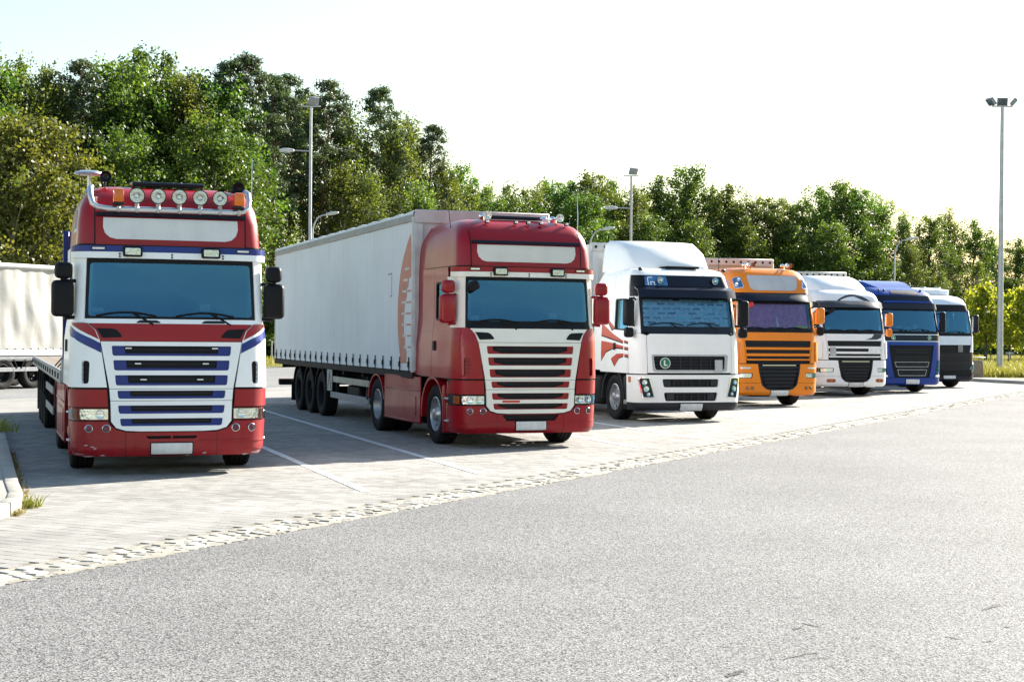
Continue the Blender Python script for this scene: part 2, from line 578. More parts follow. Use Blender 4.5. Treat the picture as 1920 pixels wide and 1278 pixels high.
def chassis(parent, wb=3.7, fx=-1.41, skirt=None, skirt_mat=None, rear_fender=BLACK, drive='drive', x0=-0.75):
    dx = fx - wb
    b = MB()
    for s in (-1, 1): b.rbox(((x0 + dx - .9) / 2, s * .40, .86), (x0 - (dx - .9), .08, .27), .012, 1)
    b.box(-0.55, -3.0, -.36, .36, .55, 1.08)            # engine and gearbox block
    b.box(dx - .75, dx + .75, -.35, .35, 1.0, 1.07)
    b.lathe([(0, .0), (.42, .0), (.48, .03), (.48, .07), (.1, .08), (0, .08)], 20, Matrix.Translation((dx + .35, 0, 1.08)))
    b.build('chassis_frame', CHASSIS, parent)
    ax = MB()
    ax.cyl((fx, -.95, .5), (fx, .95, .5), .07); ax.cyl((dx, -.95, .5), (dx, .95, .5), .11)
    ax.lathe([(0, -.2), (.18, -.17), (.24, 0), (.18, .17), (0, .2)], 14, Matrix.Translation((dx, 0, .5)) @ Matrix.Rotation(pi / 2, 4, 'X'))
    ax.build('axle', CHASSIS, parent)
    for s in (-1, 1):
        wheel(parent, 'front', fx, s * 1.045, s)
        wheel(parent, drive, dx, s * 1.06, s)
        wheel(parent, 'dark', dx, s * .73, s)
        fender(parent, rear_fender, dx, .5, .56, s * .58, s * 1.235, 12, 168, .03)
        t = MB()                                          # tank or battery box behind the front wheel
        t.rbox((fx - 1.75, s * .86, .62), (1.75, .62, .66), .09, 3)
        t.build('fuel_tank', ALU if skirt is None else CHASSIS, parent)
        if skirt:
            k = MB()
            k.rbox((fx - 1.85, s * 1.225, .70), (2.30, .035, .82), .012, 1)
            sk = k.build('side_skirt', skirt_mat, parent)
            k = MB()
            k.rbox((fx - 1.85, s * 1.243, .86), (2.28, .03, .018), .006, 1)
            k.rbox((fx - 1.85, s * 1.243, .32), (2.28, .03, .02), .006, 1)
            k.prism(rr(fx - 2.75, .42, fx - .95, .76, .05), s * 1.240, s * 1.252, 'xz')
            k.build('skirt_rib', skirt_mat, sk)
    t = MB(); t.box(dx - 1.0, dx - .93, -1.15, 1.15, .55, .75); t.build('rear_crossmember', CHASSIS, parent)
    for s in (-1, 1):
        t = MB(); t.rbox((dx - 1.03, s * .95, .66), (.08, .38, .14), .02, 1); t.build('tail_lamp', REDPL, parent)

def mirrors(parent, cab, mat, x=-.10, y=1.47, z=2.30, w_=.27, h=.46, small=(2.67, .22), arm_z=(2.50, 2.04), below=False, armmat=BLACK, ax=-.35, backm=None):
    for s in (-1, 1):
        m = MB()
        m.rbox((x, s * y, z), (.17, w_, h), .065, 3, Matrix.Rotation(s * radians(-12), 4, 'Z'))
        mo = m.build('mirror', mat, parent)
        g = MB(); g.rbox((x - .083, s * y, z), (.012, w_ * .82, h * .86), .005, 1, Matrix.Rotation(s * radians(-12), 4, 'Z'))
        g.build('mirror_glass', MIRROR, mo)
        if small:
            m = MB()
            m.rbox((x, s * (y - .01), small[0]), (.16, w_ * .8, small[1]), .06, 3, Matrix.Rotation(s * radians(-12), 4, 'Z'))
            m2 = m.build('wide_angle_mirror', mat, parent)
            k = MB(); k.cyl((x, s * y, (small[0] + z) / 2 - .1), (x, s * y, (small[0] + z) / 2 + .1), .03); k.build('bracket', armmat, m2)
        for az in arm_z:
            hw = cab.row(az)[1]
            a = MB()
            a.tube([(x, s * (y - .02), az), (x - .05, s * (y - .15), az + .01), (ax, s * (hw - .01), az - .02)], .024, 8)
            a.build('mirror_arm', armmat, parent)

def wipers(parent, cab, z, ys, ln, n_mat=BLACK, rise=.05):
    for y in ys:
        b = MB()
        pts = []
        for i in range(6):
            yy = y + ln * i / 5
            zz = z + .02 + rise * sin(pi * i / 5)
            q = cab.sy(yy, zz); pts.append(cab.P(q, zz) + cab.N(q, zz) * .03)
        b.tube(pts, .012, 5)
        pv = cab.P(cab.sy(y + ln * .95, z - .09), z - .09) + Vector((.03, 0, 0))
        b.tube([pv, pts[3]], .014, 5)
        b.build('wiper', n_mat, parent)

def interior(parent, cab, zs, zt, wheel_left=True, curtain=PALEINT):
    b = MB()
    b.rbox((-.62, 0, zs - .10), (.62, 2.0, .26), .08, 2)
    b.rbox((-.72, .55, zs + .03), (.3, .55, .16), .06, 2)
    b.build('dashboard', DASH, parent)
    t = MB()
    M = Matrix.Translation((-.86, .55, zs + .16)) @ Matrix.Rotation(radians(-38), 4, 'Y')
    t.tube([M @ Vector((.21 * cos(a), .21 * sin(a), 0)) for a in [2 * pi * i / 24 for i in range(25)]], .017, 6)
    t.tube([M @ Vector((-.2, 0, 0)), M @ Vector((0, 0, -.05)), M @ Vector((.2, 0, 0))], .02, 5)
    t.build('steering_wheel', BLACK, parent)
    for s in (-1, 1):
        c = MB()
        c.rbox((-1.35, s * .55, zs - .28), (.55, .52, .22), .08, 2)
        c.rbox((-1.60, s * .55, zs + .12), (.16, .50, .66), .07, 2, Matrix.Rotation(radians(-8), 4, 'Y'))
        c.rbox((-1.66, s * .55, zs + .54), (.12, .28, .18), .05, 2)
        c.build('seat', SEATF, parent)
    k = MB(); k.box(-1.93, -1.90, -1.08, 1.08, zs - .5, zt + .1); k.build('cab_back_lining', curtain, parent)
    k = MB(); k.box(-1.9, -.35, -1.1, 1.1, zs - .62, zs - .58); k.build('cab_floor', DASH, parent)

def door_set(parent, cab, pm, zb, zs, zt, xd0=-.42, xd1=-1.42, xe=-2.08, ztop=2.98, handle_z=1.78, handle_x=-1.25, zwin=None, pillar=None, frame=None):
    """side panels: door with window, quarter panel behind it"""
    zw0, zw1 = zwin or (zs + .02, zt - .04)
    win = fil([(xd0 - .06, zw0 + .02), (xd1 + .10, zw0 + .05), (xd1 + .10, zw1), (xd0 - .22, zw1)], .05)
    for s in (-1, 1):
        d = patch(cab, 'door', [(xd0 - .005, zb), (xd1, zb), (xd1, ztop), (xd0 - .005 - .18, ztop), (xd0 - .005, zs)], pm, parent, [win], 0, .03, 'S', s)
        patch(cab, 'window', win, SGLASS, d, (), .004, .006, 'S', s)
        fr = fil([(xd0 - .05, zw0 + .01), (xd1 + .09, zw0 + .04), (xd1 + .09, zw1 + .01), (xd0 - .215, zw1 + .01)], .05)
        ih = fil([(xd0 - .085, zw0 + .045), (xd1 + .125, zw0 + .075), (xd1 + .125, zw1 - .025), (xd0 - .235, zw1 - .025)], .05)
        patch(cab, 'window_seal', fr, BLACK, d, [ih], .024, .010, 'S', s)
        patch(cab, 'door_handle', rr(handle_x - .05, handle_z - .08, handle_x + .05, handle_z + .08, .03), BLACK, d, (), .03, .025, 'S', s)
        patch(cab, 'quarter_panel', [(xd1 - .012, zb), (xe, zb), (xe, ztop), (xd1 - .012, ztop)], pm, parent, (), 0, .03, 'S', s)

def number_plate(parent, cab, z, w_=.52, h=.115, d=.03, y=0):
    p = patch(cab, 'number_plate_holder', rr(y - w_ / 2 - .012, z - h / 2 - .018, y + w_ / 2 + .012, z + h / 2 + .012, .01), BLACK, parent, (), d, .012)
    patch(cab, 'number_plate', rr(y - w_ / 2, z - h / 2, y + w_ / 2, z + h / 2, .01), PLATE, p, (), d + .012, .004)

def round_lamp(parent, name, c, r, depth=.05, axis=None, ring=CHROME, lens=True, body=BLACK):
    """round lamp facing +x (or axis): bowl, rim and glass"""
    ax = Vector(axis or (1, 0, 0)).normalized()
    M = Matrix.Translation(c) @ ax.to_track_quat('Z', 'Y').to_matrix().to_4x4()
    b = MB(); b.lathe([(0, -depth), (r * .55, -depth * .9), (r, -depth * .2), (r * 1.06, 0), (r * 1.06, .012), (r * .96, .016), (r * .93, .004)], 20, M)
    o = b.build(name, ring, parent)
    b = MB(); b.lathe([(0, -depth * .7), (r * .2, -depth * .68), (r * .6, -depth * .45), (r * .93, 0.004)], 20, M); b.build('reflector', REFL, o)
    b = MB(); b.lathe([(0, .016), (r * .5, .013), (r * .93, .006)], 20, M); b.build('lens', LENS, o)
    return o

def air_horn(parent, p, ln=.35, r=.075, mat=CHROME):
    b = MB()
    M = Matrix.Translation(p) @ Matrix.Rotation(pi / 2, 4, 'Y')
    b.lathe([(.02, -ln), (.022, -ln * .5), (.032, -ln * .2), (.055, -.05), (r, 0), (r * .95, 0), (.045, -.05), (.0, -.07)], 18, M)
    b.lathe([(0, -ln - .06), (.05, -ln - .04), (.055, -ln), (.02, -ln + .02)], 14, M)
    b.cyl((p[0] - ln * .6, p[1], p[2]), (p[0] - ln * .6, p[1], p[2] - .12), .018)
    return b.build('air_horn', mat, parent)

def trailer_axles(root, ax1, n=3, sp=1.31, guards=True):
    for i in range(n):
        x = ax1 - sp * i
        a = MB(); a.cyl((x, -.95, .5), (x, .95, .5), .075); a.build('axle', CHASSIS, root)
        for s in (-1, 1):
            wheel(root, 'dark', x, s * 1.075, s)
            fender(root, BLACK, x, .5, .575, s * .93, s * 1.25, 15, 165, .02)

# ------------------------------------------------------------------ tall-roofed red trucks (the two on the left)
TH = 0.33
def place(C, th=TH): return (C[0], C[1], 0), th - pi / 2

def red_truck(C, label, cfg):
    loc, rz = place(C, cfg.get('th', TH))
    root = empty('semi_truck', loc, rz, label, 'truck', 'trucks parked side by side in the bays')
    one = cfg['one']                        # True: red, white and blue truck with the lamp bar
    body = cfg['body']; low = cfg['low']; grille = cfg['grille']; inner = cfg['inner']; hood = cfg['hood']; cheek = cfg['cheek']; pil = cfg['pillar']
    rows = [(.26, -.05, 1.165, .30, .06, -.62), (.34, 0, 1.205, .30, .06, -.62), (.72, 0, 1.225, .30, .06, -.62), (1.12, -.01, 1.23, .28, .06, -.62),
            (1.121, -.01, 1.23, .28, .06, -2.1), (1.74, -.03, 1.22, .26, .06, -2.1), (1.96, -.06, 1.195, .24, .06, -2.1), (2.02, -.08, 1.185, .22, .06, -2.1),
            (2.40, -.13, 1.182, .20, .06, -2.1), (2.78, -.18, 1.18, .18, .06, -2.1), (2.98, -.19, 1.18, .17, .05, -2.1), (3.28, -.22, 1.165, .18, .05, -2.1), (3.46, -.27, 1.14, .21, .05, -2.1), (3.58, -.34, 1.10, .25, .05, -2.1),
            (3.67, -.45, 1.05, .29, .05, -2.1), (3.735, -.60, .98, .32, .04, -2.1), (3.775, -.80, .88, .3, .03, -2.1), (3.79, -1.05, .78, .3, .02, -2.1)]
    cab = Cab(rows)
    shell(cab, 'cab_shell', root, (BLACK, body), 2.9, (2.0, 2.79), 1.02, (-1.36, -.45), (2.0, 2.75))
    # --- bumper with the notch for the grille
    e = 1.60
    bp = [(-e, .26), (e, .26), (e, .70), (.80, .70), (.775, .66), (.70, .595), (.56, .560), (-.56, .560), (-.70, .595), (-.775, .66), (-.80, .70), (-e, .70)]
    slot = fil([(-.30, .475), (.30, .475), (.33, .512), (-.33, .512)], .012) if one else fil([(-.42, .452), (.42, .452), (.50, .553), (-.50, .553)], .02)
    bo = patch(cab, 'bumper', bp, low, root, [slot], 0, .035, 'A')
    if one:
        patch(cab, 'slot_divider', [(-.012, .472), (.012, .472), (.012, .514), (-.012, .514)], low, bo, (), 0, .03)
    for s in (-1, 1):
        patch(cab, 'bumper_crease', ((lambda L: L) if s < 0 else mir)([(-e + .02, .432), (-.36, .432), (-.36, .448), (-e + .02, .448)]), low, bo, (), .03, .016, 'A')
    for y in (-.58, .58):
        patch(cab, 'bumper_joint', [(y - .003, .262), (y + .003, .262), (y + .003, .56), (y - .003, .56)], BLACK, bo, (), .030, .0065)
    if one:
        rs_ = random.Random(4)
        SC = pmat('bare_scuff', (.38, .34, .36), .7, vary=.3, scale=30)
        for (y, z, l_) in ((-1.16, .30, .20), (-1.02, .275, .14), (-.86, .285, .07), (1.10, .30, .16), (.95, .28, .08), (-1.05, .40, .05), (-.98, .38, .05), (.42, .30, .06), (.20, .27, .05), (-.95, .36, .04)):
            pl = [(y - l_ / 2, z), (y - l_ * .2, z - .010 - .008 * rs_.random()), (y + l_ / 2, z - .004), (y + l_ * .15, z + .012 * rs_.random() + .004)]
            patch(cab, 'bumper_scuff', pl, SC, bo, (), .0352, .0015)
    number_plate(root, cab, .36 if one else .385, .52, .115, .037)
    # recess for the plate
    for s in (-1, 1):
        sy = lambda y: s * y
        o2 = (lambda L: [(s * p[0], p[1]) for p in L]) if s > 0 else (lambda L: [(-p[0], p[1]) for p in reversed(L)])
        # fog lamps
        for y in (.82, 1.02):
            q = cab.sy(s * y, .61); p = cab.P(q, .61) + cab.N(q, .61) * .036; n = cab.N(q, .61)
            round_lamp(root, 'fog_lamp', p, .050, .03, n, CHROME)
        # headlamp: dark box, reflectors, lens, indicator
        hb = o2([(.79, .712), (1.50, .712), (1.50, .868), (.795, .868)])
        h = patch(cab, 'headlamp', hb, DARKG if not one else low, root, (), 0, .008, 'A')
        main = o2(fil([(.80, .726), (1.16, .726), (1.16, .856), (.80, .856)], [.01, .03, .03, .01]))
        patch(cab, 'reflector', main, REFL, h, (), .008, .006, 'A')
        for yy in ((.90,) if one else (.88, 1.03)):
            q = s * yy; p = cab.P(q, .79) + cab.N(q, .79) * .03
            b = MB(); b.lathe([(0, -.004), (.03, -.004), (.055, .004), (.060, .012), (.055, .012), (.045, .0)], 18, Matrix.Translation(p) @ cab.N(q, .79).to_track_quat('Z', 'Y').to_matrix().to_4x4())
            b.build('lamp_bowl', CHROME, h)
        patch(cab, 'indicator', o2(fil([(1.20, .726), (1.33, .726), (1.33, .856), (1.20, .856)], .012)), AMBERD, h, (), .010, .012, 'A')
        patch(cab, 'lens', o2(fil([(.797, .718), (1.40, .718), (1.40, .862), (.80, .862)], .02)), LENS, h, (), .034, .004, 'A')
        # wing above the lamp
        patch(cab, 'wing_panel', o2([(.80, .885), (1.60, .885), (1.56, 1.0), (1.40, 1.108), (.815, 1.108)]), low, root, (), 0, .040, 'A')
        # step and side of the bumper
        st = MB(); st.rbox((-.62, s * 1.215, .50), (.10, .05, .46), .02, 2); st.build('side_panel', low, root)
        st = MB(); st.rbox((-.62, s * 1.20, .92), (.10, .06, .36), .03, 2); st.build('side_panel', low, root)
        for zz in (.435, .80):
            st = MB(); st.rbox((-.56, s * 1.235, zz), (.17, .10, .033), .012, 1); st.build('step', ALU, root)
        # cheek panel with its air slot
        vent = fil([(1.03, 1.18), (1.115, 1.18), (1.115, 1.475), (1.02, 1.475)], .04)
        cp = [(.815, 1.135), (1.62, 1.135), (1.62, 1.80), (1.56, 1.955), (1.045, 1.955), (.955, 1.86), (.905, 1.735)]
        ck = patch(cab, 'cheek_panel', o2(cp), cheek, root, [o2(vent)], 0, .045, 'A')
        if not one: patch(cab, 'vent_backing', o2(vent), low, ck, (), .002, .006, 'A')
        for k in range(4):
            patch(cab, 'vent_rib', o2([(1.035, 1.235 + .06 * k), (1.11, 1.235 + .06 * k), (1.11, 1.242 + .06 * k), (1.035, 1.242 + .06 * k)]), BLACK, ck, (), 0, .025, 'A')
        if one:
            patch(cab, 'blue_stripe', o2([(.885, 1.575), (.897, 1.70), (1.30, 1.90), (1.60, 1.925), (1.60, 1.855), (1.22, 1.755)]), cfg['blue'], ck, (), .0455, .003, 'A')
            patch(cab, 'red_wedge', o2([(.918, 1.742), (.965, 1.862), (1.045, 1.952), (1.34, 1.952), (1.20, 1.895)]), body, ck, (), .0455, .004, 'A')
        # black intake at the hood's corner
        patch(cab, 'hood_intake', o2(fil([(.62, 1.775), (.875, 1.765), (.925, 1.855), (.95, 1.89), (.70, 1.88)], [.03, .01, .01, .01, .05])), BLACK, root, (), .036, .006)
    # --- grille: three framed panels with real slots
    def grille_panel(name, outline, slots):
        holes = [fil([(-a, z0), (a, z0), (a + (.012 if True else 0), z1), (-a - .012, z1)], [.03, .03, .018, .018]) for (z0, z1, a, di) in slots]
        g = patch(cab, name, outline, grille, root, holes, 0.0, .045)
        for (z0, z1, a, di) in slots:
            lo_ = .022 if one else .014
            o_ = fil([(-a - .006, z0 - .006), (a + .006, z0 - .006), (a + .016, z1 + .004), (-a - .016, z1 + .004)], .02)
            if one: h_ = fil([(-di, z0 + lo_ + .008), (di, z0 + lo_ + .008), (di + .01, z1 - .004), (-di - .01, z1 - .004)], .012)
            else: h_ = fil([(-di + .10, z0 + .012), (di - .10, z0 + .012), (di + .06, z0 + .052), (di + .07, z1 - .004), (-di - .07, z1 - .004), (-di - .06, z0 + .052)], .01)
            ins = patch(cab, 'slot_insert', o_, inner, g, [h_], .0, .018)
            m = MB(); 
            patch(cab, 'mesh_strip', [(-di + .02, (z0 + z1) / 2 + .014), (di - .02, (z0 + z1) / 2 + .014), (di - .02, (z0 + z1) / 2 + .022), (-di + .02, (z0 + z1) / 2 + .022)], DARKG, g, (), .0, .006)
    grille_panel('grille_panel', [(-.785, 1.118), (.785, 1.118), (.895, 1.722), (-.895, 1.722)],
                 [(1.160, 1.292, .705, .55), (1.352, 1.484, .727, .57), (1.540, 1.668, .748, .59)])
    grille_panel('grille_panel', [(-.772, .966), (.772, .966), (.784, 1.112), (-.784, 1.112)], [(.990, 1.094, .675, .52)])
    lowg = [(-.40, .572), (.40, .572), (.58, .582), (.70, .618), (.762, .70), (.770, .960), (-.770, .960), (-.762, .70), (-.70, .618), (-.58, .582)]
    grille_panel('grille_panel', lowg, [(.640, .736, .640, .50), (.798, .904, .665, .51)])
    if not one:
        patch(cab, 'red_tape', [(-.50, .752), (-.20, .752), (-.20, .785), (-.50, .785)], REDPL, root, (), .0455, .003)
    else:
        for (z, y) in ((1.638, .55), (1.44, .43), (1.235, .36)):
            for s in (-1, 1):
                patch(cab, 'marker_lamp', rr(s * y - .055, z - .014, s * y + .055, z + .014, .008), BLACK, root, (), .004, .02)
                patch(cab, 'marker_lens', rr(s * y - .04, z - .008, s * y + .04, z + .008, .005), PAPER, root, (), .0245, .004)
    # --- hood and sill
    hd = patch(cab, 'hood', [(-.90, 1.728), (.90, 1.728), (.95, 1.86), (1.02, 1.948), (-1.02, 1.948), (-.95, 1.86)], hood, root, (), 0, .035)
    patch(cab, 'windscreen_sill', [(-1.08, 1.952), (1.08, 1.952), (1.09, 2.005), (-1.09, 2.005)], pil if one else BLACK, root, (), 0, .032)
    if one:
        for y in (-.30, .53):
            patch(cab, 'wiper_recess', fil([(y - .16, 1.958), (y + .16, 1.958), (y + .11, 1.99), (y - .11, 1.99)], .02), DARKG, root, (), .030, .004)
    # --- windscreen, frame, pillars
    patch(cab, 'windscreen', [(-1.075, 2.0), (1.075, 2.0), (1.045, 2.80), (-1.045, 2.80)], GLASS, root, (), .010, .006)
    patch(cab, 'windscreen_seal', [(-1.085, 2.002), (1.085, 2.002), (1.055, 2.80), (-1.055, 2.80)], BLACK, root,
          [fil([(-1.045, 2.045 if one else 2.075), (1.045, 2.045 if one else 2.075), (1.02, 2.735), (-1.02, 2.735)], .05)], .0165, .004)
    for s in (-1, 1):
        o2 = (lambda L: L) if s > 0 else mir
        patch(cab, 'pillar', o2([(1.088, 1.96), (1.50, 1.96), (1.58, 2.80), (1.058, 2.80)]), pil, root, (), 0, .036, 'A')
    # --- lamp band above the windscreen
    bw = 1.30
    patch(cab, 'header_strip', [(-bw, 2.795), (bw, 2.795), (bw, 2.875), (-bw, 2.875)], pil, root, (), 0, .075, 'A')
    patch(cab, 'header_strip', [(-bw, 2.878), (bw, 2.878), (bw, 2.955), (-bw, 2.955)], cfg['band'], root, (), 0, .072, 'A')
    for y in (-.50, .50):
        p = cab.P(y, 2.885) + Vector((.075, 0, 0))
        b = MB(); b.rbox((p.x + .02, y, 2.885), (.07, .245, .135), .02, 2); L = b.build('driving_lamp', BLACK, root)
        b = MB(); b.rbox((p.x + .052, y, 2.885), (.012, .195, .092), .005, 1); b.build('reflector', REFL, L)
        b = MB(); b.rbox((p.x + .062, y, 2.885), (.006, .198, .095), .003, 1); b.build('lens', LENS, L)
    for y in (-.92, .92):
        q = cab.sy(y, 2.92)
        patch(cab, 'side_marker', rr(y - .09, 2.898, y + .09, 2.938, .006), DARKG, root, (), .073, .008)
        patch(cab, 'marker_lens', rr(y - .075, 2.906, y + .075, 2.930, .004), PAPER if one else REFL, root, (), .0815, .003)
    for y in (-.66, 0, .66):
        for z in (2.852, 2.818):
            bl = MB(); p = cab.P(y, z) + Vector((.074, 0, 0)); bl.cyl(p, p + Vector((.006, 0, 0)), .013, n=8); bl.build('bolt', BLACK, root)
    # --- sign panel on the roof front
    sg_ = patch(cab, 'roof_sign', [(-.86, 3.318), (.86, 3.318), (.865, 3.20), (.84, 3.12), (.78, 3.065), (.70, 3.045), (-.70, 3.045), (-.78, 3.065), (-.84, 3.12), (-.865, 3.20)], cfg['sign'], root, (), .012, .010)
    patch(cab, 'front_roof_panel', [(-.955, 2.972), (.955, 2.972), (.945, 3.40), (-.945, 3.40)], body, root, (), 0, .012)
    for y in (-.968, .968):
        patch(cab, 'roof_panel_seam', [(y - .007, 2.972), (y + .007, 2.972), (y + .007, 3.56), (y - .007, 3.56)], BLACK, root, (), .0, .004)
    patch(cab, 'sign_lamp_strip', [(-.95, 3.335), (.95, 3.335), (.945, 3.378), (-.945, 3.378)], NAVY, root, (), .0125, .045)
    # --- roof hatch visor, horns, antennas
    rh = MB(); rh.rbox((-.98, .02, 3.84), (.5, .95, .05), .02, 2, Matrix.Rotation(radians(4), 4, 'Y')); rh.rbox((-.76, .02, 3.815), (.04, .92, .06), .01, 1)
    rh.build('roof_hatch', NAVY, root)
    hm = pmat('horn_dark', (.03, .03, .035), .3, metal=.6) if one else CHROME
    air_horn(root, (-.60, .93 if one else .74, 3.80 if one else 3.83), .34, .085 if one else .07, hm)
    air_horn(root, (-.72 if one else -.62, -.80 if one else -.55, 3.90 if one else 3.84), .30, .075 if one else .07, hm)
    an = MB(); an.tube([(-.75, 1.12, 3.30), (-.78, 1.14, 3.9), (-.84, 1.15, 4.25)], .010, 5, .004); an.build('antenna', ALU, root)
    an = MB(); an.tube([(-.85, -1.12, 3.62), (-1.0, -1.13, 4.1), (-1.1, -1.15, 4.35)], .006, 5, .003); an.build('antenna', BLACK, root)
    if one:
        # lamp bar
        zb = 3.435
        xb = lambda y: cab.P(cab.sy(y, zb), zb).x + .11
        ys = [-.80 + 1.6 * i / 10 for i in range(11)]
        pts = [(-.48, -1.0, 3.735), (-.36, -1.02, 3.70), (-.28, -1.02, 3.60), (-.22, -1.0, 3.50), (-.195, -.93, 3.45)] + [(xb(y), y, zb) for y in ys] + [(-.195, .93, 3.45), (-.22, 1.0, 3.50), (-.28, 1.02, 3.60), (-.36, 1.02, 3.70), (-.48, 1.0, 3.735)]
        b = MB(); b.tube(pts, .037, 12); lb = b.build('lamp_bar', ALU, root)
        for y in (-.68, -.45, -.18, .09, .36, .62, .87):
            cl = MB(); cl.rbox((xb(y), y, zb), (.085, .05, .085), .012, 1); cl.build('clamp', STEEL, lb)
        for y in (-.45, -.18, .09, .36, .62):
            c = (xb(y) + .03, y, zb + .175)
            round_lamp(root, 'spotlight', c, .098, .10, (1, 0, -.03), DARKG)
            k = MB(); k.cyl((xb(y), y, zb + .03), (xb(y) + .01, y, zb + .085), .03); k.build('lamp_stem', STEEL, root)
        for y in (-.68, .87):
            k = MB(); k.rbox((xb(.7) + .0, y, zb + .17), (.14, .14, .18), .025, 2, taper=(.92, .92)); bc = k.build('beacon', AMBER, root, label='orange warning beacon on the lamp bar')
            k = MB(); k.rbox((xb(.7), y, zb + .065), (.15, .15, .03), .01, 1); k.build('beacon_base', DARKG, bc)
        d = MB(); d.lathe([(0, .06), (.12, .055), (.19, .03), (.20, .01), (.15, 0), (0, .005)], 24, Matrix.Translation((-.95, -1.0, 3.93)))
        d.cyl((-.95, -1.0, 3.70), (-.95, -1.0, 3.94), .025); d.cyl((-.95, -1.0, 3.70), (-.95, -1.0, 3.76), .07, .03)
        d.build('dish_antenna', ALU, root)
    else:
        for y in (-.62, -.12, .10, .33, .80):
            zz = 3.66; p = cab.P(cab.sy(y, zz), zz)
            k = MB(); k.rbox((p.x - .01, y, p.z + .055), (.07, .06, .055), .015, 2); ml = k.build('roof_lamp', BLACK, root)
            k = MB(); k.rbox((p.x + .026, y, p.z + .06), (.008, .05, .035), .004, 1); k.build('lens', PAPER, ml)
        k = MB(); k.lathe([(0, .05), (.05, .04), (.065, .0), (.0, 0)], 14, Matrix.Translation((-.62, .45, 3.80))); k.build('roof_dome', CHROME, root)
    # --- sides
    door_set(root, cab, cfg['door'], 1.135, 2.03, 2.76, xd0=-.52, ztop=2.965, handle_z=1.66, handle_x=-1.28)
    for s in (-1, 1):
        # upper side panel lines and air deflector
        patch(cab, 'roof_seam', [(-.62, 2.968), (-2.08, 2.968), (-2.08, 2.984), (-.62, 2.984)], DARKG, root, (), .0, .006, 'S', s)
        deflector(root, body, cab, s, -2.105, -2.55, 1.14, 3.70)
        if one:
            arch = [(-.58, 3.16), (-.60, 3.30), (-.68, 3.43), (-.80, 3.50), (-.96, 3.52), (-1.16, 3.16)]
            ar = patch(cab, 'side_emblem', arch, SIGNW, root, (), .001, .003, 'S', s)
            patch(cab, 'emblem_blue', [(-.635, 3.20), (-.65, 3.29), (-.71, 3.39), (-.76, 3.425), (-.77, 3.20)], cfg['blue'], ar, (), .0045, .002, 'S', s)
            patch(cab, 'emblem_blue', [(-.80, 3.20), (-.80, 3.44), (-.95, 3.475), (-1.10, 3.20)], cfg['blue'], ar, (), .0045, .002, 'S', s)
            patch(cab, 'blue_piping', [(-1.52, 2.0), (-1.56, 2.0), (-1.34, 3.25), (-1.18, 3.48), (-1.16, 3.46), (-1.31, 3.22)], cfg['blue'], root, (), .0305, .002, 'S', s)
        # wheel arch, steps
        fender(root, low, -1.41, .5, .60, s * .86, s * 1.245, -4, 186, .045, 20)
        k = MB(); k.rbox((-.80, s * 1.08, .62), (.10, .34, .80), .03, 2); k.build('arch_front_panel', low, root)
    wipers(root, cab, 2.03, (-.95, .05), .75)
    patch(cab, 'inspection_sticker', rr(-.99, 2.10, -.86, 2.16, .008), PAPER, root, (), .004, .003)
    patch(cab, 'toll_box', rr(.36, 2.13, .50, 2.22, .012), PAPER, root, (), -.03, .02)
    interior(root, cab, 2.0, 2.8)
    mirrors(root, cab, cfg['mirror'], -.25, 1.36, 2.27, .28, .47, (2.63, .21), (2.49, 2.02), armmat=cfg['mirror'], ax=-.42)
    chassis(root, 3.65, -1.41, True, low, low, x0=-.7)
    # visor inside or bug-eye front mirror at the top left
    k = MB(); p = cab.P(-.98, 2.70) + Vector((.10, 0, 0))
    if not one:
        k.rbox(p + Vector((.04, 0, -.06)), (.12, .20, .16), .05, 2, Matrix.Rotation(.4, 4, 'X')); k.build('front_mirror', BLACK, root)
    un = MB(); un.box(-.60, -.55, -.9, .9, .30, 1.1); un.build('underbody_light_block', BLACK, root)  # unseen dark box added under the cab to block light
    return root, cab

RED1 = paint('red_paint', (0.29, 0.004, 0.008), .03)
RED1L = paint('faded_red_bumper', (0.27, 0.006, 0.012), .12, .38)
WHITE1 = paint('white_paint', (0.84, 0.87, 0.89), .06)
BLUE1 = paint('royal_blue_paint', (0.002, 0.024, 0.19), .015)
RED2 = paint('crimson_paint', (0.27, 0.003, 0.010), .02)
CREAM2 = paint('cream_paint', (0.80, 0.78, 0.70), .05)
C1 = (-4.40, 19.9); C2 = (0.31, 25.15)
red_truck(C1, 'red white and blue truck with a bar of round spotlights and orange beacons', dict(
    one=True, body=RED1, low=RED1L, grille=WHITE1, inner=BLUE1, hood=RED1, cheek=WHITE1, pillar=WHITE1, band=BLUE1, blue=BLUE1, sign=SIGNW, door=WHITE1, mirror=BLACK))
red_truck(C2, 'dark red truck with cream grille bars pulling the grey curtain trailer', dict(
    one=False, body=RED2, low=RED2, grille=CREAM2, inner=RED2, hood=CREAM2, cheek=RED2, pillar=CREAM2, band=RED2, blue=RED2, sign=CREAM, door=RED2, mirror=RED2, th=.355))

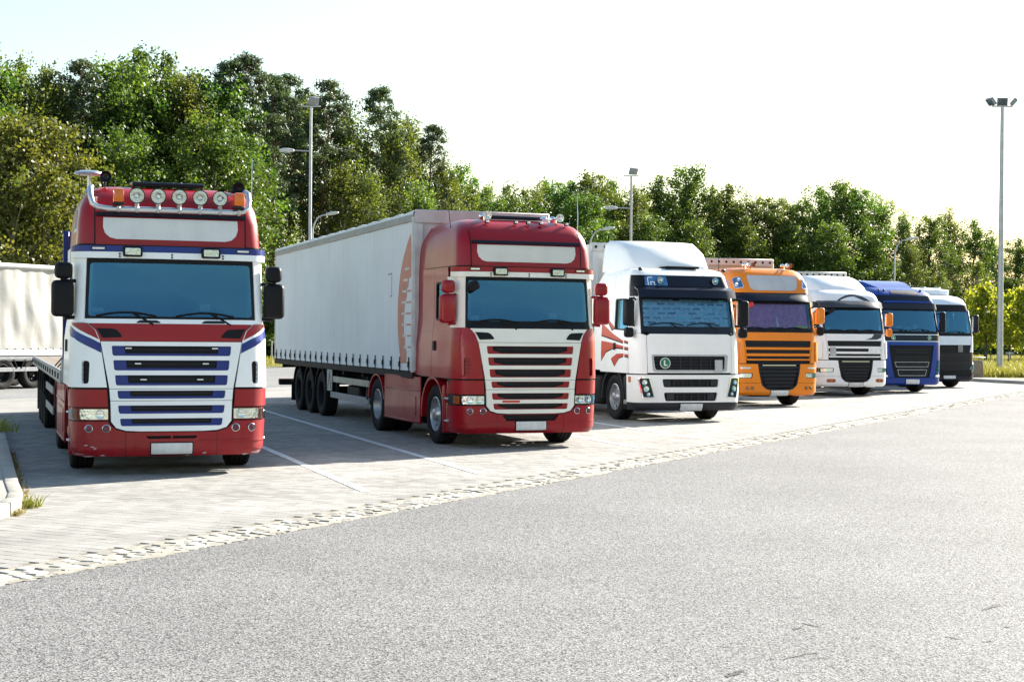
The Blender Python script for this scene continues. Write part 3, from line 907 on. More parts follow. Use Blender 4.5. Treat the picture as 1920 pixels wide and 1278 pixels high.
# ------------------------------------------------------------------ other cab-over trucks: shared carcass
def carcass(C, label, rows, pm, zs, zt, zbody, th=TH, door=None, low=BLACK, wb=3.7, skirt=False, roofmat=None, xd0=-.50, handle_z=1.62, fpad=None, pil=None, ztop=None, wx=1.02, seal=(.05, .06), glass=None, x0low=-.62):
    loc, rz = place(C, th)
    root = empty('semi_truck', loc, rz, label, 'truck', 'trucks parked side by side in the bays')
    cab = Cab(rows)
    ztop = ztop or zt + .22
    shell(cab, 'cab_shell', root, (BLACK, roofmat or pm), ztop - .05, (zs - .02, zt + .01), wx, (-1.36, xd0 + .05), (zs, zt - .04))
    a0, e0 = cab.ends(zs); a1, e1 = cab.ends(zt)
    y0 = a0 + .10; y1 = a1 + .10
    patch(cab, 'windscreen', [(-y0, zs), (y0, zs), (y1, zt), (-y1, zt)], glass or GLASS, root, (), .010, .006, 'A')
    patch(cab, 'windscreen_seal', [(-y0 - .01, zs + .002), (y0 + .01, zs + .002), (y1 + .01, zt), (-y1 - .01, zt)], BLACK, root,
          [fil([(-y0 + .04, zs + seal[1]), (y0 - .04, zs + seal[1]), (y1 - .04, zt - seal[0]), (-y1 + .04, zt - seal[0])], .06)], .0165, .004, 'A')
    for s in (-1, 1):
        o2 = (lambda L: L) if s > 0 else mir
        q0 = abs(cab.sx(xd0 + .008, zs, s)); q1 = abs(cab.sx(xd0 - .17, zt, s))
        patch(cab, 'pillar', o2([(y0 + .015, zs - .02), (q0, zs - .02), (q1, zt + .005), (y1 + .015, zt + .005)]), pil or pm, root, (), 0, .032, 'A')
        fender(root, fpad or DARKG, -1.41, .5, .60, s * .86, s * 1.24, -2, 184, .04, 18)
        k = MB(); k.rbox((-.80, s * 1.04, .62), (.10, .36, .72), .03, 2); k.build('arch_front_panel', low, root)
    door_set(root, cab, door or pm, zbody, zs, zt, xd0=xd0, ztop=ztop - .04, handle_z=handle_z, handle_x=-1.27)
    interior(root, cab, zs, zt)
    chassis(root, wb, -1.41, skirt, low, BLACK, x0=-.7)
    un = MB(); un.box(-.60, -.55, -.9, .9, .34, 1.05); un.build('underbody_light_block', BLACK, root)  # added underbody box, out of sight, stops light passing below the cab
    return root, cab

def slats(cab, root, y, zl, mat, h=.02, t=.02, d=.0, name='grille_bar', taper=0.0):
    for i, z in enumerate(zl):
        yy = y - taper * i
        patch(cab, name, [(-yy, z - h / 2), (yy, z - h / 2), (yy, z + h / 2), (-yy, z + h / 2)], mat, root, (), d, t)

def disc_sign(root, cab, y, z, r, mat, glyph=None, d=.04):
    o = patch(cab, 'round_sign', circ(y, z, r, 28), PAPER, root, (), d, .006)
    patch(cab, 'sign_face', circ(y, z, r * .88, 28), mat, o, (), d + .006, .003)
    if glyph:
        for g in glyph: patch(cab, 'letter', [(y + r * a, z + r * b) for a, b in g], PAPER, o, (), d + .009, .003)

GREEN = pmat('sign_green', (0.015, 0.16, 0.075), .4, vary=.05)
LGLYPH = [[(-.28, -.5), (.38, -.5), (.38, -.28), (-.02, -.28), (-.02, .52), (-.28, .52)]]

# ---------------- third: white truck with red swooshes and a green L sign
WHITE3 = paint('warm_white_paint', (0.86, 0.85, 0.82), .05)
SWR = paint('swoosh_red', (0.50, 0.035, 0.012), .04)
ro3 = [(.27, -.06, 1.16, .24, .09, -.62), (.36, 0, 1.21, .22, .09, -.62), (.70, .0, 1.23, .22, .09, -.62), (1.03, -.02, 1.23, .22, .09, -.62), (1.031, -.02, 1.23, .22, .09, -2.15),
       (1.45, -.04, 1.225, .22, .09, -2.15), (1.88, -.07, 1.215, .22, .09, -2.15), (2.02, -.10, 1.205, .22, .09, -2.15), (2.35, -.17, 1.19, .21, .09, -2.15), (2.68, -.25, 1.175, .20, .09, -2.15), (2.94, -.33, 1.16, .20, .08, -2.15), (3.18, -.44, 1.13, .22, .08, -2.15),
       (3.28, -.55, 1.09, .24, .07, -2.15), (3.335, -.72, 1.0, .26, .06, -2.15), (3.35, -.95, .9, .26, .04, -2.15)]
T3, cab = carcass((3.87, 33.2), 'white truck with red swooshes on its door and a green letter L sign', ro3, WHITE3, 1.93, 2.70, 1.05, low=DARKG, xd0=-.50, ztop=3.22, seal=(.05, .13), glass=glassmat('clear_windscreen', (.85, .92, .95), 1.9))
e = 1.60
patch(cab, 'lower_bumper', [(-e, .27), (e, .27), (e, .425), (-e, .425)], DARKG, T3, (), 0, .05, 'A')
def hl(sg): return (lambda L: L) if sg > 0 else mir
lh = fil([(.86, .545), (1.08, .535), (1.15, .95), (.965, .955)], .02)
g1 = fil([(-.60, .46), (.60, .46), (.64, .645), (-.64, .645)], .04); g2 = fil([(-.64, .755), (.64, .755), (.67, .93), (-.67, .93)], .04)
patch(cab, 'bumper', [(-e, .430), (e, .430), (e, 1.02), (-e, 1.02)], WHITE3, T3, [g1, g2], 0, .045, 'A')
for s in (-1, 1):
    h = patch(cab, 'headlamp', hl(s)(lh), DARKG, T3, (), .046, .004)
    for (yy, zz, r) in ((1.055, .86, .05), (1.03, .72, .055), (.985, .61, .035)):
        q = cab.sy(s * yy, zz); p = cab.P(q, zz) + cab.N(q, zz) * .052
        b = MB(); b.lathe([(0, .0), (r * .5, .002), (r, .012), (r * 1.1, .012)], 14, Matrix.Translation(p) @ cab.N(q, zz).to_track_quat('Z', 'Y').to_matrix().to_4x4()); b.build('reflector', REFL, h)
    patch(cab, 'lens', hl(s)(lh), LENS, h, (), .068, .004)
    patch(cab, 'headlamp_rim', hl(s)(fil([(.85, .530), (1.09, .520), (1.162, .962), (.957, .968)], .02)), CHROME, h, [hl(s)(fil([(.868, .552), (1.072, .542), (1.142, .942), (.972, .947)], .02))], .046, .022)
    patch(cab, 'corner_indicator', hl(s)(fil([(1.36, .86), (1.47, .86), (1.47, .98), (1.36, .98)], .02)), AMBER, T3, (), .045, .012, 'A')
    k = MB(); k.rbox((-.62, s * 1.19, .42), (.30, .12, .10), .02, 1); k.build('step', ALU, T3)
    k = MB(); k.rbox((-.62, s * 1.16, .66), (.26, .12, .34), .02, 1); k.build('step_panel', BLACK, T3)
for (z0, z1, yy) in ((.47, .64, .36), (.765, .92, .44)):
    for i in range(3): patch(cab, 'grille_bar', [(-yy, z0 + (i + .5) * (z1 - z0) / 3 - .008), (yy, z0 + (i + .5) * (z1 - z0) / 3 - .008), (yy, z0 + (i + .5) * (z1 - z0) / 3 + .008), (-yy, z0 + (i + .5) * (z1 - z0) / 3 + .008)], DARKG, T3, (), 0, .028)
    for i in range(-2, 3): patch(cab, 'grille_post', [(i * yy / 2.2 - .01, z0), (i * yy / 2.2 + .01, z0), (i * yy / 2.2 + .01, z1), (i * yy / 2.2 - .01, z1)], DARKG, T3, (), 0, .034)
    for s in (-1, 1): patch(cab, 'grille_blank', hl(s)(rr(yy + .03, z0 + .01, yy + .20, z1 - .01, .02)), DARKG, T3, (), 0, .03)
gh = fil([(-.82, 1.125), (.82, 1.125), (.86, 1.425), (-.86, 1.425)], .05)
patch(cab, 'front_hatch', [(-.985, 1.065), (.985, 1.065), (1.0, 1.86), (.93, 1.895), (-.93, 1.895), (-1.0, 1.86)], WHITE3, T3, [gh], 0, .035)
fr = fil([(-.87, 1.085), (.87, 1.085), (.905, 1.455), (-.905, 1.455)], .05)
patch(cab, 'grille_surround', fr, GALV, T3, [fil([(-.83, 1.118), (.83, 1.118), (.865, 1.428), (-.865, 1.428)], .05)], .0355, .012)
for i in range(4): patch(cab, 'grille_bar', [(-.82, 1.165 + .07 * i), (.82, 1.165 + .07 * i), (.83, 1.182 + .07 * i), (-.83, 1.182 + .07 * i)], DARKG, T3, (), 0, .022)
for i in range(-2, 3): patch(cab, 'grille_post', [(i * .24 - .01, 1.13), (i * .24 + .01, 1.13), (i * .24 + .01, 1.42), (i * .24 - .01, 1.42)], DARKG, T3, (), 0, .028)
disc_sign(T3, cab, -.60, 1.275, .118, GREEN, LGLYPH, .045)
patch(cab, 'grey_plate', rr(.57, 1.06, .76, 1.345, .01), GALV, T3, (), .048, .006)
number_plate(T3, cab, .345, d=.052)
for s in (-1, 1):
    patch(cab, 'corner_panel', hl(s)([(.997, 1.045), (1.50, 1.045), (1.50, 1.905), (1.14, 1.905), (1.01, 1.87)]), WHITE3, T3, (), 0, .034, 'A')
patch(cab, 'wiper_panel', fil([(-.92, 1.90), (.92, 1.90), (1.10, 1.99), (1.10, 2.045), (-1.10, 2.045), (-1.10, 1.99)], .04), NAVY, T3, (), .0208, .01)
# sun visor and lamp panel
b = MB()
n = 14
v = []; f = []
for i in range(n + 1):
    y = -1.16 + 2.32 * i / n
    xx = -.18 - .16 * (y / 1.16) ** 4
    for (dx, z) in ((-.10, 2.93), (.10, 2.86), (.17, 2.69), (.155, 2.69), (.08, 2.84), (-.10, 2.90)): v.append((xx + dx, y, z))
for i in range(n):
    for k in range(6): f.append((i * 6 + k, i * 6 + (k + 1) % 6, (i + 1) * 6 + (k + 1) % 6, (i + 1) * 6 + k))
f += [tuple(range(6)), tuple(n * 6 + k for k in range(6))]
b.add(v, f).build('sun_visor', NAVY, T3)
LP = pmat('blue_graphic', (0.04, 0.16, 0.36), .35, vary=.7, scale=5)
lp = patch(cab, 'lamp_panel', fil([(-.96, 2.935), (.96, 2.935), (.93, 3.17), (-.93, 3.17)], .03), NAVY, T3, (), .0, .016)
patch(cab, 'lamp_panel_graphic', fil([(-.93, 2.945), (-.40, 2.945), (-.42, 3.155), (-.905, 3.155)], .03), LP, lp, (), .016, .003)
for st in ([(-.86, 2.95), (-.86, 3.10), (-.84, 3.13), (-.74, 3.13), (-.74, 3.11), (-.83, 3.11), (-.84, 3.09), (-.84, 2.95)], [(-.80, 2.95), (-.80, 3.03), (-.70, 3.03), (-.70, 2.95), (-.72, 2.95), (-.72, 3.01), (-.78, 3.01), (-.78, 2.95)]):
    patch(cab, 'graphic_line', st, PAPER, lp, (), .0195, .002)
for y in (-.58, .74):
    q = cab.sy(y, 3.07); round_lamp(T3, 'spotlight', cab.P(q, 3.07) + Vector((.07, 0, 0)), .085, .06, (1, 0, 0), DARKG)
patch(cab, 'sticker', rr(-.50, 2.70, -.40, 2.785, .006), PAPER, T3, (), .215, .004)
# pattern of the folded sunshade behind the glass
m_, n_, l_ = newmat('sunshade_foil')
tc = n_.new('ShaderNodeTexCoord'); bt = n_.new('ShaderNodeTexBrick'); bt.offset = .5; bt.squash = 1.0
for k_, v_ in (('Scale', 4.0), ('Mortar Size', .13), ('Brick Width', .95), ('Row Height', .40)): bt.inputs[k_].default_value = v_
bt.inputs['Color1'].default_value = (.30, .75, .85, 1); bt.inputs['Color2'].default_value = (.02, .04, .09, 1); bt.inputs['Mortar'].default_value = (.45, .62, .78, 1)
sx_ = n_.new('ShaderNodeSeparateXYZ'); cx3 = n_.new('ShaderNodeCombineXYZ'); l_.new(tc.outputs['Object'], sx_.inputs[0]); l_.new(sx_.outputs[1], cx3.inputs[0]); l_.new(sx_.outputs[2], cx3.inputs[1]); l_.new(cx3.outputs[0], bt.inputs['Vector'])
pb = n_.new('ShaderNodeBsdfPrincipled'); pb.inputs['Roughness'].default_value = .35; pb.inputs['Metallic'].default_value = .15
nz = n_.new('ShaderNodeTexNoise'); nz.inputs['Scale'].default_value = 9; nz.inputs['Detail'].default_value = 3; l_.new(tc.outputs['Object'], nz.inputs['Vector'])
bu = n_.new('ShaderNodeBump'); bu.inputs['Strength'].default_value = .6; bu.inputs['Distance'].default_value = .05; l_.new(nz.outputs[0], bu.inputs['Height']); l_.new(bu.outputs[0], pb.inputs['Normal'])
l_.new(bt.outputs['Color'], pb.inputs['Base Color']); out(n_, l_, pb.outputs[0])
patch(cab, 'folded_sunshade', [(-1.05, 2.03), (1.05, 2.03), (1.03, 2.68), (-1.03, 2.68)], m_, T3, (), -.05, .004, 'A')
wipers(T3, cab, 2.07, (-.92, -.05), .78)
mirrors(T3, cab, BLACK, -.24, 1.37, 2.36, .25, .58, None, (2.66, 2.08))
for s in (-1, 1):
    b = MB(); b.rbox((-.24, s * 1.36, 1.93), (.15, .22, .22), .06, 2); b.build('wide_angle_mirror', BLACK, T3)
# red swooshes on the doors
for s in (-1, 1):
    sw = [[(-.52, 1.70), (-.74, 1.73), (-.74, 1.765), (-.52, 1.735)], [(-.80, 1.745), (-1.40, 1.90), (-2.05, 2.13), (-2.05, 1.87), (-1.50, 1.80), (-.80, 1.71)],
          [(-.50, 1.56), (-.72, 1.58), (-.72, 1.625), (-.50, 1.605)], [(-.78, 1.585), (-1.30, 1.60), (-1.75, 1.50), (-2.03, 1.30), (-2.05, 1.74), (-1.50, 1.70), (-.78, 1.63)],
          [(-.47, 1.40), (-.70, 1.42), (-.70, 1.465), (-.47, 1.45)], [(-.76, 1.42), (-1.0, 1.38), (-1.25, 1.20), (-1.45, 1.36), (-1.15, 1.46), (-.76, 1.47)],
          [(-1.30, 2.03), (-1.70, 2.22), (-1.95, 2.60), (-1.75, 2.20), (-1.45, 1.99)]]
    for pl in sw:
        patch(cab, 'red_swoosh', pl, SWR, T3, (), .0305, .0025, 'S', s)
        patch(cab, 'black_swoosh_edge', [(x - .015, z - .028) for x, z in pl], BLACK, T3, (), .030, .0015, 'S', s)
# roof deflector
b = MB()
v = []; f = []
secs = [(-1.02, 3.36, .80, .0), (-1.15, 3.52, .92, .06), (-1.45, 3.80, .98, .10), (-1.85, 3.97, 1.02, .12), (-2.35, 4.02, 1.06, .12)]
for (x, zt_, hw, r_) in secs:
    v += [(x, -hw - .06, 3.30), (x, -hw, max(3.33, zt_ - r_)), (x, -hw + r_, zt_), (x, 0, zt_ + .015), (x, hw - r_, zt_), (x, hw, max(3.33, zt_ - r_)), (x, hw + .06, 3.30)]
for i in range(len(secs) - 1):
    for k in range(6): f.append((i * 7 + k, i * 7 + k + 1, (i + 1) * 7 + k + 1, (i + 1) * 7 + k))
f.append(tuple(range(7)))
b.add(v, f).build('roof_deflector', WHITE3, T3, True, 50)
for s in (-1, 1): deflector(T3, WHITE3, cab, s, -2.155, -2.62, 1.08, 3.30)
k = MB(); k.rbox((-.85, .1, 3.37), (.4, .8, .05), .02, 2); k.build('roof_hatch', BLACK, T3)
for y in (-.98, 1.02):
    k = MB(); k.rbox((-.52, y, 3.31), (.08, .09, .07), .02, 1); k.build('roof_marker', DARKG, T3)
k = MB(); k.tube([(-.7, 1.0, 3.3), (-.73, 1.0, 3.75)], .008, 5, .004); k.build('antenna', BLACK, T3)

# ---------------- fourth and fifth: orange and white trucks with the deep black lower grille
ORANGE = paint('orange_paint', (0.74, 0.20, 0.006), .04)
WHITE5 = paint('cool_white_paint', (0.82, 0.83, 0.85), .06)
GREYDK = paint('graphite_paint', (0.035, 0.037, 0.045), .04)
def deep_grille_truck(C, label, orange, th=TH):
    pm = ORANGE if orange else WHITE5
    rl = [(.33, -.05, 1.17, .30, .07, -.62), (.40, 0, 1.215, .30, .07, -.62), (.75, 0, 1.23, .30, .07, -.62), (1.14, -.02, 1.23, .28, .07, -.62), (1.141, -.02, 1.23, .28, .07, -2.15), (1.78, -.05, 1.22, .26, .07, -2.15),
          (2.0, -.08, 1.21, .24, .07, -2.15), (2.42, -.17, 1.19, .22, .07, -2.15), (2.82, -.26, 1.165, .20, .07, -2.15)]
    if orange: rl += [(3.04, -.30, 1.15, .22, .08, -2.15), (3.30, -.36, 1.13, .26, .10, -2.15), (3.50, -.45, 1.09, .30, .10, -2.15), (3.60, -.54, 1.05, .32, .10, -2.15), (3.68, -.70, .97, .34, .08, -2.15), (3.72, -.95, .86, .34, .05, -2.15)]
    else: rl += [(3.0, -.30, 1.15, .22, .08, -2.15), (3.16, -.36, 1.12, .26, .09, -2.15), (3.28, -.46, 1.07, .28, .09, -2.15), (3.36, -.62, .99, .3, .08, -2.15), (3.40, -.85, .88, .3, .05, -2.15)]
    R, cab = carcass(C, label, rl, pm, 1.99, 2.80, 1.16, th=th, low=pm, fpad=pm, xd0=-.50, ztop=3.0, handle_z=1.7, seal=(.05, .10), glass=glassmat('curtained_windscreen', (.85, .88, .90), 1.8) if orange else None)
    e = 1.58
    U = [(.63, 1.165), (.60, .92), (.52, .58), (.40, .475), (.22, .44)]
    notch = [(.22, .44), (.40, .475), (.52, .58), (.60, .92), (.63, 1.165)]
    bp = [(-e, .33), (e, .33), (e, .632)] + [(.535, .632)] + [(.515, .575), (.40, .472), (.22, .437), (-.22, .437), (-.40, .472), (-.515, .575)] + [(-.535, .632), (-e, .632)]
    patch(cab, 'bumper', bp, pm, R, (), 0, .045, 'A')
    for s in (-1, 1):
        lampin = fil([(.80, .765), (1.46, .765), (1.46, .90), (.775, .90)], .04)
        patch(cab, 'front_wing', hl(s)([(.542, .640), (e, .640), (e, 1.14), (.634, 1.14), (.605, .92)]), pm, R, [hl(s)(lampin)], 0, .045, 'A')
        h = patch(cab, 'headlamp', hl(s)(lampin), DARKG, R, (), .004, .006, 'A')
        patch(cab, 'reflector', hl(s)(fil([(.82, .78), (1.20, .78), (1.20, .885), (.80, .885)], .03)), REFL, h, (), .012, .012, 'A')
        patch(cab, 'indicator', hl(s)(fil([(1.23, .78), (1.42, .78), (1.42, .885), (1.23, .885)], .03)), REFL, h, (), .012, .012, 'A')
        patch(cab, 'lens', hl(s)(lampin), LENS, h, (), .040, .004, 'A')
        if not orange: patch(cab, 'fog_lamp_surround', hl(s)(rr(.72, .445, 1.02, .56, .05)), AMBERD, R, (), .0455, .006, 'A')
        for y in (.80, .94):
            q = cab.sy(s * y, .503); round_lamp(R, 'fog_lamp', cab.P(q, .503) + cab.N(q, .503) * .05, .038, .02, cab.N(q, .503), DARKG)
        patch(cab, 'step_recess', hl(s)(rr(.85, 1.01, 1.10, 1.06, .015)), ALU if orange else pm, R, (), .0455, .012, 'A')
        patch(cab, 'corner_panel', hl(s)([(.955, 1.16), (1.52, 1.16), (1.52, 1.975), (1.03, 1.975), (1.015, 1.79)]), pm, R, (), 0, .034, 'A')
        patch(cab, 'corner_vane', hl(s)(fil([(1.13, 1.20), (1.36, 1.20), (1.40, 1.74), (1.13, 1.74)], .05)), pm, R, (), .034, .05, 'A')
    ug = [(.60, 1.162), (.575, .92), (.495, .60), (.39, .50), (.21, .465)]
    ring = [(-x, z) for x, z in U] + [(x, z) for x, z in reversed(U)]
    ringi = [(-x + .045, z + (.035 if z < .5 else 0) - (.03 if z > 1.1 else 0)) for x, z in U] + [(x - .045, z + (.035 if z < .5 else 0) - (.03 if z > 1.1 else 0)) for x, z in reversed(U)]
    patch(cab, 'lower_grille_frame', ring, NAVY, R, [ringi], 0.0, .05)
    for i, z in enumerate((.555, .645, .745, .845, .945, 1.045)):
        yy = .37 + .20 * min(1, (z - .5) / .5)
        patch(cab, 'grille_slat', [(-yy, z - .028), (yy, z - .028), (yy + .01, z + .028), (-yy - .01, z + .028)], NAVY, R, (), 0, .035)
    patch(cab, 'chrome_strip', [(-.50, 1.098), (.50, 1.098), (.50, 1.112), (-.50, 1.112)], CHROME, R, (), 0, .045)
    # upper grille: panel with three openings
    holes = [fil([(-.935, 1.275), (.935, 1.275), (.945, 1.35), (-.945, 1.35)], .01), fil([(-.95, 1.42), (.95, 1.42), (.96, 1.52), (-.96, 1.52)], .01), fil([(-.965, 1.585), (.965, 1.585), (.985, 1.76), (-.985, 1.76)], .01)]
    patch(cab, 'front_hatch', [(-.945, 1.235), (.945, 1.235), (1.01, 1.79), (1.02, 1.975), (-1.02, 1.975), (-1.01, 1.79)], pm, R, holes, 0, .038)
    for z in (1.312, 1.47, 1.63, 1.71): patch(cab, 'grille_slat', [(-.93, z - .02), (.93, z - .02), (.93, z + .02), (-.93, z + .02)], NAVY, R, (), 0, .018)
    number_plate(R, cab, .385, d=.047)
    b = MB(); b.rbox((-.45, -.45, .33), (.5, .6, .12), .02, 1); b.build('underrun_guard', CHASSIS, R)
    # wiper shelf
    patch(cab, 'wiper_panel', [(-1.03, 1.982), (1.03, 1.982), (1.05, 2.055), (-1.05, 2.055)], BLACK, R, (), .021, .008)
    wipers(R, cab, 2.06, (-.95, -.35, .22), .55, rise=.03)
    # visor
    v = []; f = []; n = 14
    for i in range(n + 1):
        y = -1.15 + 2.30 * i / n
        xx = -.22 - .20 * (y / 1.15) ** 4
        dp = .05 * (1 - (y / 1.15) ** 2)
        for (dx, z) in ((-.06, 3.03), (.07, 2.97), (.13 + dp, 2.80 + dp * .4), (.11 + dp, 2.80 + dp * .4), (.04, 2.95), (-.06, 3.0)): v.append((xx + dx, y, z))
    for i in range(n):
        for k in range(6): f.append((i * 6 + k, i * 6 + (k + 1) % 6, (i + 1) * 6 + (k + 1) % 6, (i + 1) * 6 + k))
    f += [tuple(range(6)), tuple(n * 6 + k for k in range(6))]
    MB().add(v, f).build('sun_visor', NAVY if orange else GREYDK, R)
    if orange:
        patch(cab, 'roof_sign', fil([(-.60, 3.10), (.60, 3.10), (.70, 3.16), (.76, 3.50), (-.76, 3.50), (-.70, 3.16)], .06), pmat('grey_sign', (.42, .43, .46), .5, vary=.06, dirt=.2), R, (), .004, .012)
        for s in (-1, 1):
            lo = fil([(.86, 3.16), (1.13, 3.14), (1.17, 3.42), (.93, 3.47)], .06)
            h = patch(cab, 'roof_lamp', hl(s)(lo), CHROME, R, (), .002, .014, 'A')
            patch(cab, 'lamp_face', hl(s)(fil([(.89, 3.185), (1.11, 3.165), (1.145, 3.40), (.95, 3.44)], .05)), pmat('lamp_blue', (.10, .16, .30), .1, metal=.6, vary=.5, scale=16), h, (), .016, .004, 'A')
            for (yy, zz) in ((.98, 3.37), (1.05, 3.25)):
                q = s * yy; p = cab.P(q, zz) + cab.N(q, zz) * .022
                b = MB(); b.lathe([(0, 0), (.03, .0), (.045, .01), (.05, .008)], 14, Matrix.Translation(p) @ cab.N(q, zz).to_track_quat('Z', 'Y').to_matrix().to_4x4()); b.build('reflector', REFL, h)
            patch(cab, 'door_graphic', rr(-1.15, 3.12, -.70, 3.38, .06), pmat('faint_graphic', (.42, .20, .22), .4), R, (), .001, .003, 'S', s)
        for y in (-.62, -.48, .55, .69): air_horn(R, (-.60, y, 3.80), .28, .055, CHROME if y in (-.62, .55) else pmat('horn_copper', (.35, .12, .06), .25, metal=.9))
        CUR = pmat('purple_curtain', (.62, .24, .52), .9, vary=.3, scale=9)
        patch(cab, 'curtain', [(-1.02, 2.10), (1.02, 2.10), (1.0, 2.78), (-1.0, 2.78)], CUR, R, (), -.09, .004, 'A')
        patch(cab, 'curtain_gap', [(.03, 2.12), (.10, 2.12), (.03, 2.50)], PAPER, R, (), -.085, .002)
        patch(cab, 'yellow_card', rr(.55, 2.09, .95, 2.17, .01), pmat('yellow_card', (.55, .55, .08), .6), R, (), -.02, .004)
        fm = REDPL
    else:
        arcp = []
        for i in range(13):
            t = i / 12; arcp.append((-.52 + 1.25 * t, 3.02 + .22 * sin(pi * t) ** .8))
        arci = [(x * .86 + .02, 3.02 + (z - 3.02) * .70) for x, z in reversed(arcp)]
        patch(cab, 'front_graphic', arcp + arci, GREYDK, R, (), .003, .004)
        patch(cab, 'front_graphic', [(.15, 3.17), (.42, 3.16), (.70, 3.05), (.50, 3.04)], GREYDK, R, (), .0035, .004)
        patch(cab, 'hatch_graphic', [(.35, 1.79), (.60, 1.86), (.70, 1.97), (1.0, 1.97), (.96, 1.86), (.80, 1.80)], GREYDK, R, (), .0385, .003)
        patch(cab, 'grey_plate', rr(-.90, 1.27, -.70, 1.56, .01), GALV, R, (), .039, .008)
        patch(cab, 'name_plate', rr(.47, 1.37, .93, 1.52, .01), PAPER, R, (), .039, .008)
        patch(cab, 'inner_fringe', [(-1.0, 2.70), (1.0, 2.70), (1.0, 2.78), (-1.0, 2.78)], pmat('fringe', (.3, .26, .18), .9, vary=.3, scale=14), R, (), -.07, .004, 'A')
        # roof spoiler
        v = []; f = []
        secs = [(-.75, 3.385, .80, .0), (-1.0, 3.56, .90, .08), (-1.4, 3.76, .97, .14), (-1.85, 3.86, 1.02, .16), (-2.3, 3.88, 1.04, .16)]
        for (x, zt_, hw, r_) in secs:
            v += [(x, -hw - .05, 3.34), (x, -hw, max(3.36, zt_ - r_)), (x, -hw + r_, zt_), (x, 0, zt_ + .02), (x, hw - r_, zt_), (x, hw, max(3.36, zt_ - r_)), (x, hw + .05, 3.34)]
        for i in range(4):
            for k in range(6): f.append((i * 7 + k, i * 7 + k + 1, (i + 1) * 7 + k + 1, (i + 1) * 7 + k))
        f.append(tuple(range(7)))
        MB().add(v, f).build('roof_deflector', WHITE5, R, True, 55)
        fm = BLACK
    for s in (-1, 1): deflector(R, pm, cab, s, -2.155, -2.62, 1.2, 3.60 if orange else 3.34)
    b = MB(); p = cab.P(-.85, 2.70); b.rbox(p + Vector((.17, 0, 0)), (.10, .26, .14), .05, 2, Matrix.Rotation(.35, 4, 'X')); b.build('front_mirror', fm if orange else BLACK, R)
    am = ORANGE if orange else ORANGE
    mirrors(R, cab, am, -.24, 1.37, 2.44, .22, .44, None, (2.68, 2.18))
    for s in (-1, 1):
        b = MB(); b.rbox((-.24, s * 1.37, 2.03), (.15, .22, .26), .08, 2); b.build('wide_angle_mirror', BLACK if orange else ORANGE, R)
    patch(cab, 'inspection_sticker', rr(-.98, 2.14, -.84, 2.20, .006), PAPER, R, (), .0, .003)
    return R, cab
deep_grille_truck((7.12, 40.9), 'orange truck with a grey roof sign and purple curtains behind the glass', True)
deep_grille_truck((10.9, 48.7), 'white truck with dark arc graphics above its visor and orange mirrors', False)

# ---------------- sixth: blue truck with tall black grille
BLUE6 = paint('cobalt_paint', (0.002, 0.035, 0.24), .015)
ro6 = [(.29, -.06, 1.16, .28, .10, -.62), (.36, 0, 1.21, .28, .10, -.62), (.75, 0, 1.23, .28, .10, -.62), (1.10, -.01, 1.235, .26, .10, -.62), (1.101, -.01, 1.235, .26, .10, -2.15), (1.62, -.03, 1.23, .24, .09, -2.15), (1.98, -.07, 1.22, .22, .09, -2.15),
       (2.42, -.17, 1.20, .22, .09, -2.15), (2.84, -.27, 1.18, .20, .09, -2.15), (3.05, -.31, 1.16, .22, .09, -2.15), (3.30, -.40, 1.13, .24, .09, -2.15), (3.42, -.52, 1.09, .26, .08, -2.15), (3.52, -.75, 1.02, .3, .06, -2.15), (3.60, -1.1, .95, .3, .04, -2.15), (3.68, -1.6, .9, .3, .03, -2.15)]
T6, cab = carcass((13.6, 52.2), 'blue truck with a tall black grille and two small round signs', ro6, BLUE6, 1.98, 2.84, 1.12, low=BLUE6, fpad=BLACK, xd0=-.50, ztop=3.06, seal=(.05, .12))
e = 1.58
patch(cab, 'bumper', [(-e, .29), (e, .29), (e, .515), (-e, .515)], BLUE6, T6, (), 0, .05, 'A')
gr = fil([(-.66, .53), (.66, .53), (.74, .80), (.86, 1.60), (-.86, 1.60), (-.74, .80)], .04)
patch(cab, 'grille', gr, BLACK, T6, (), .0, .02)
for z, yy in ((.62, .58), (.69, .58), (.76, .60), (.90, .66), (.96, .66), (1.02, .68), (1.14, .70), (1.22, .72), (1.38, .60), (1.46, .60)):
    patch(cab, 'grille_bar', [(-yy, z - .014), (yy, z - .014), (yy, z + .014), (-yy, z + .014)], DARKG, T6, (), .02, .014)
for (z0, z1, yy) in ((.585, .80, .58), (.88, 1.06, .68)):
    patch(cab, 'grille_trim', [(-yy, z1), (-yy + .06, z0), (yy - .06, z0), (yy, z1)], GALV, T6, [[(-yy + .018, z1 - .016), (-yy + .07, z0 + .016), (yy - .07, z0 + .016), (yy - .018, z1 - .016)]], .034, .01)
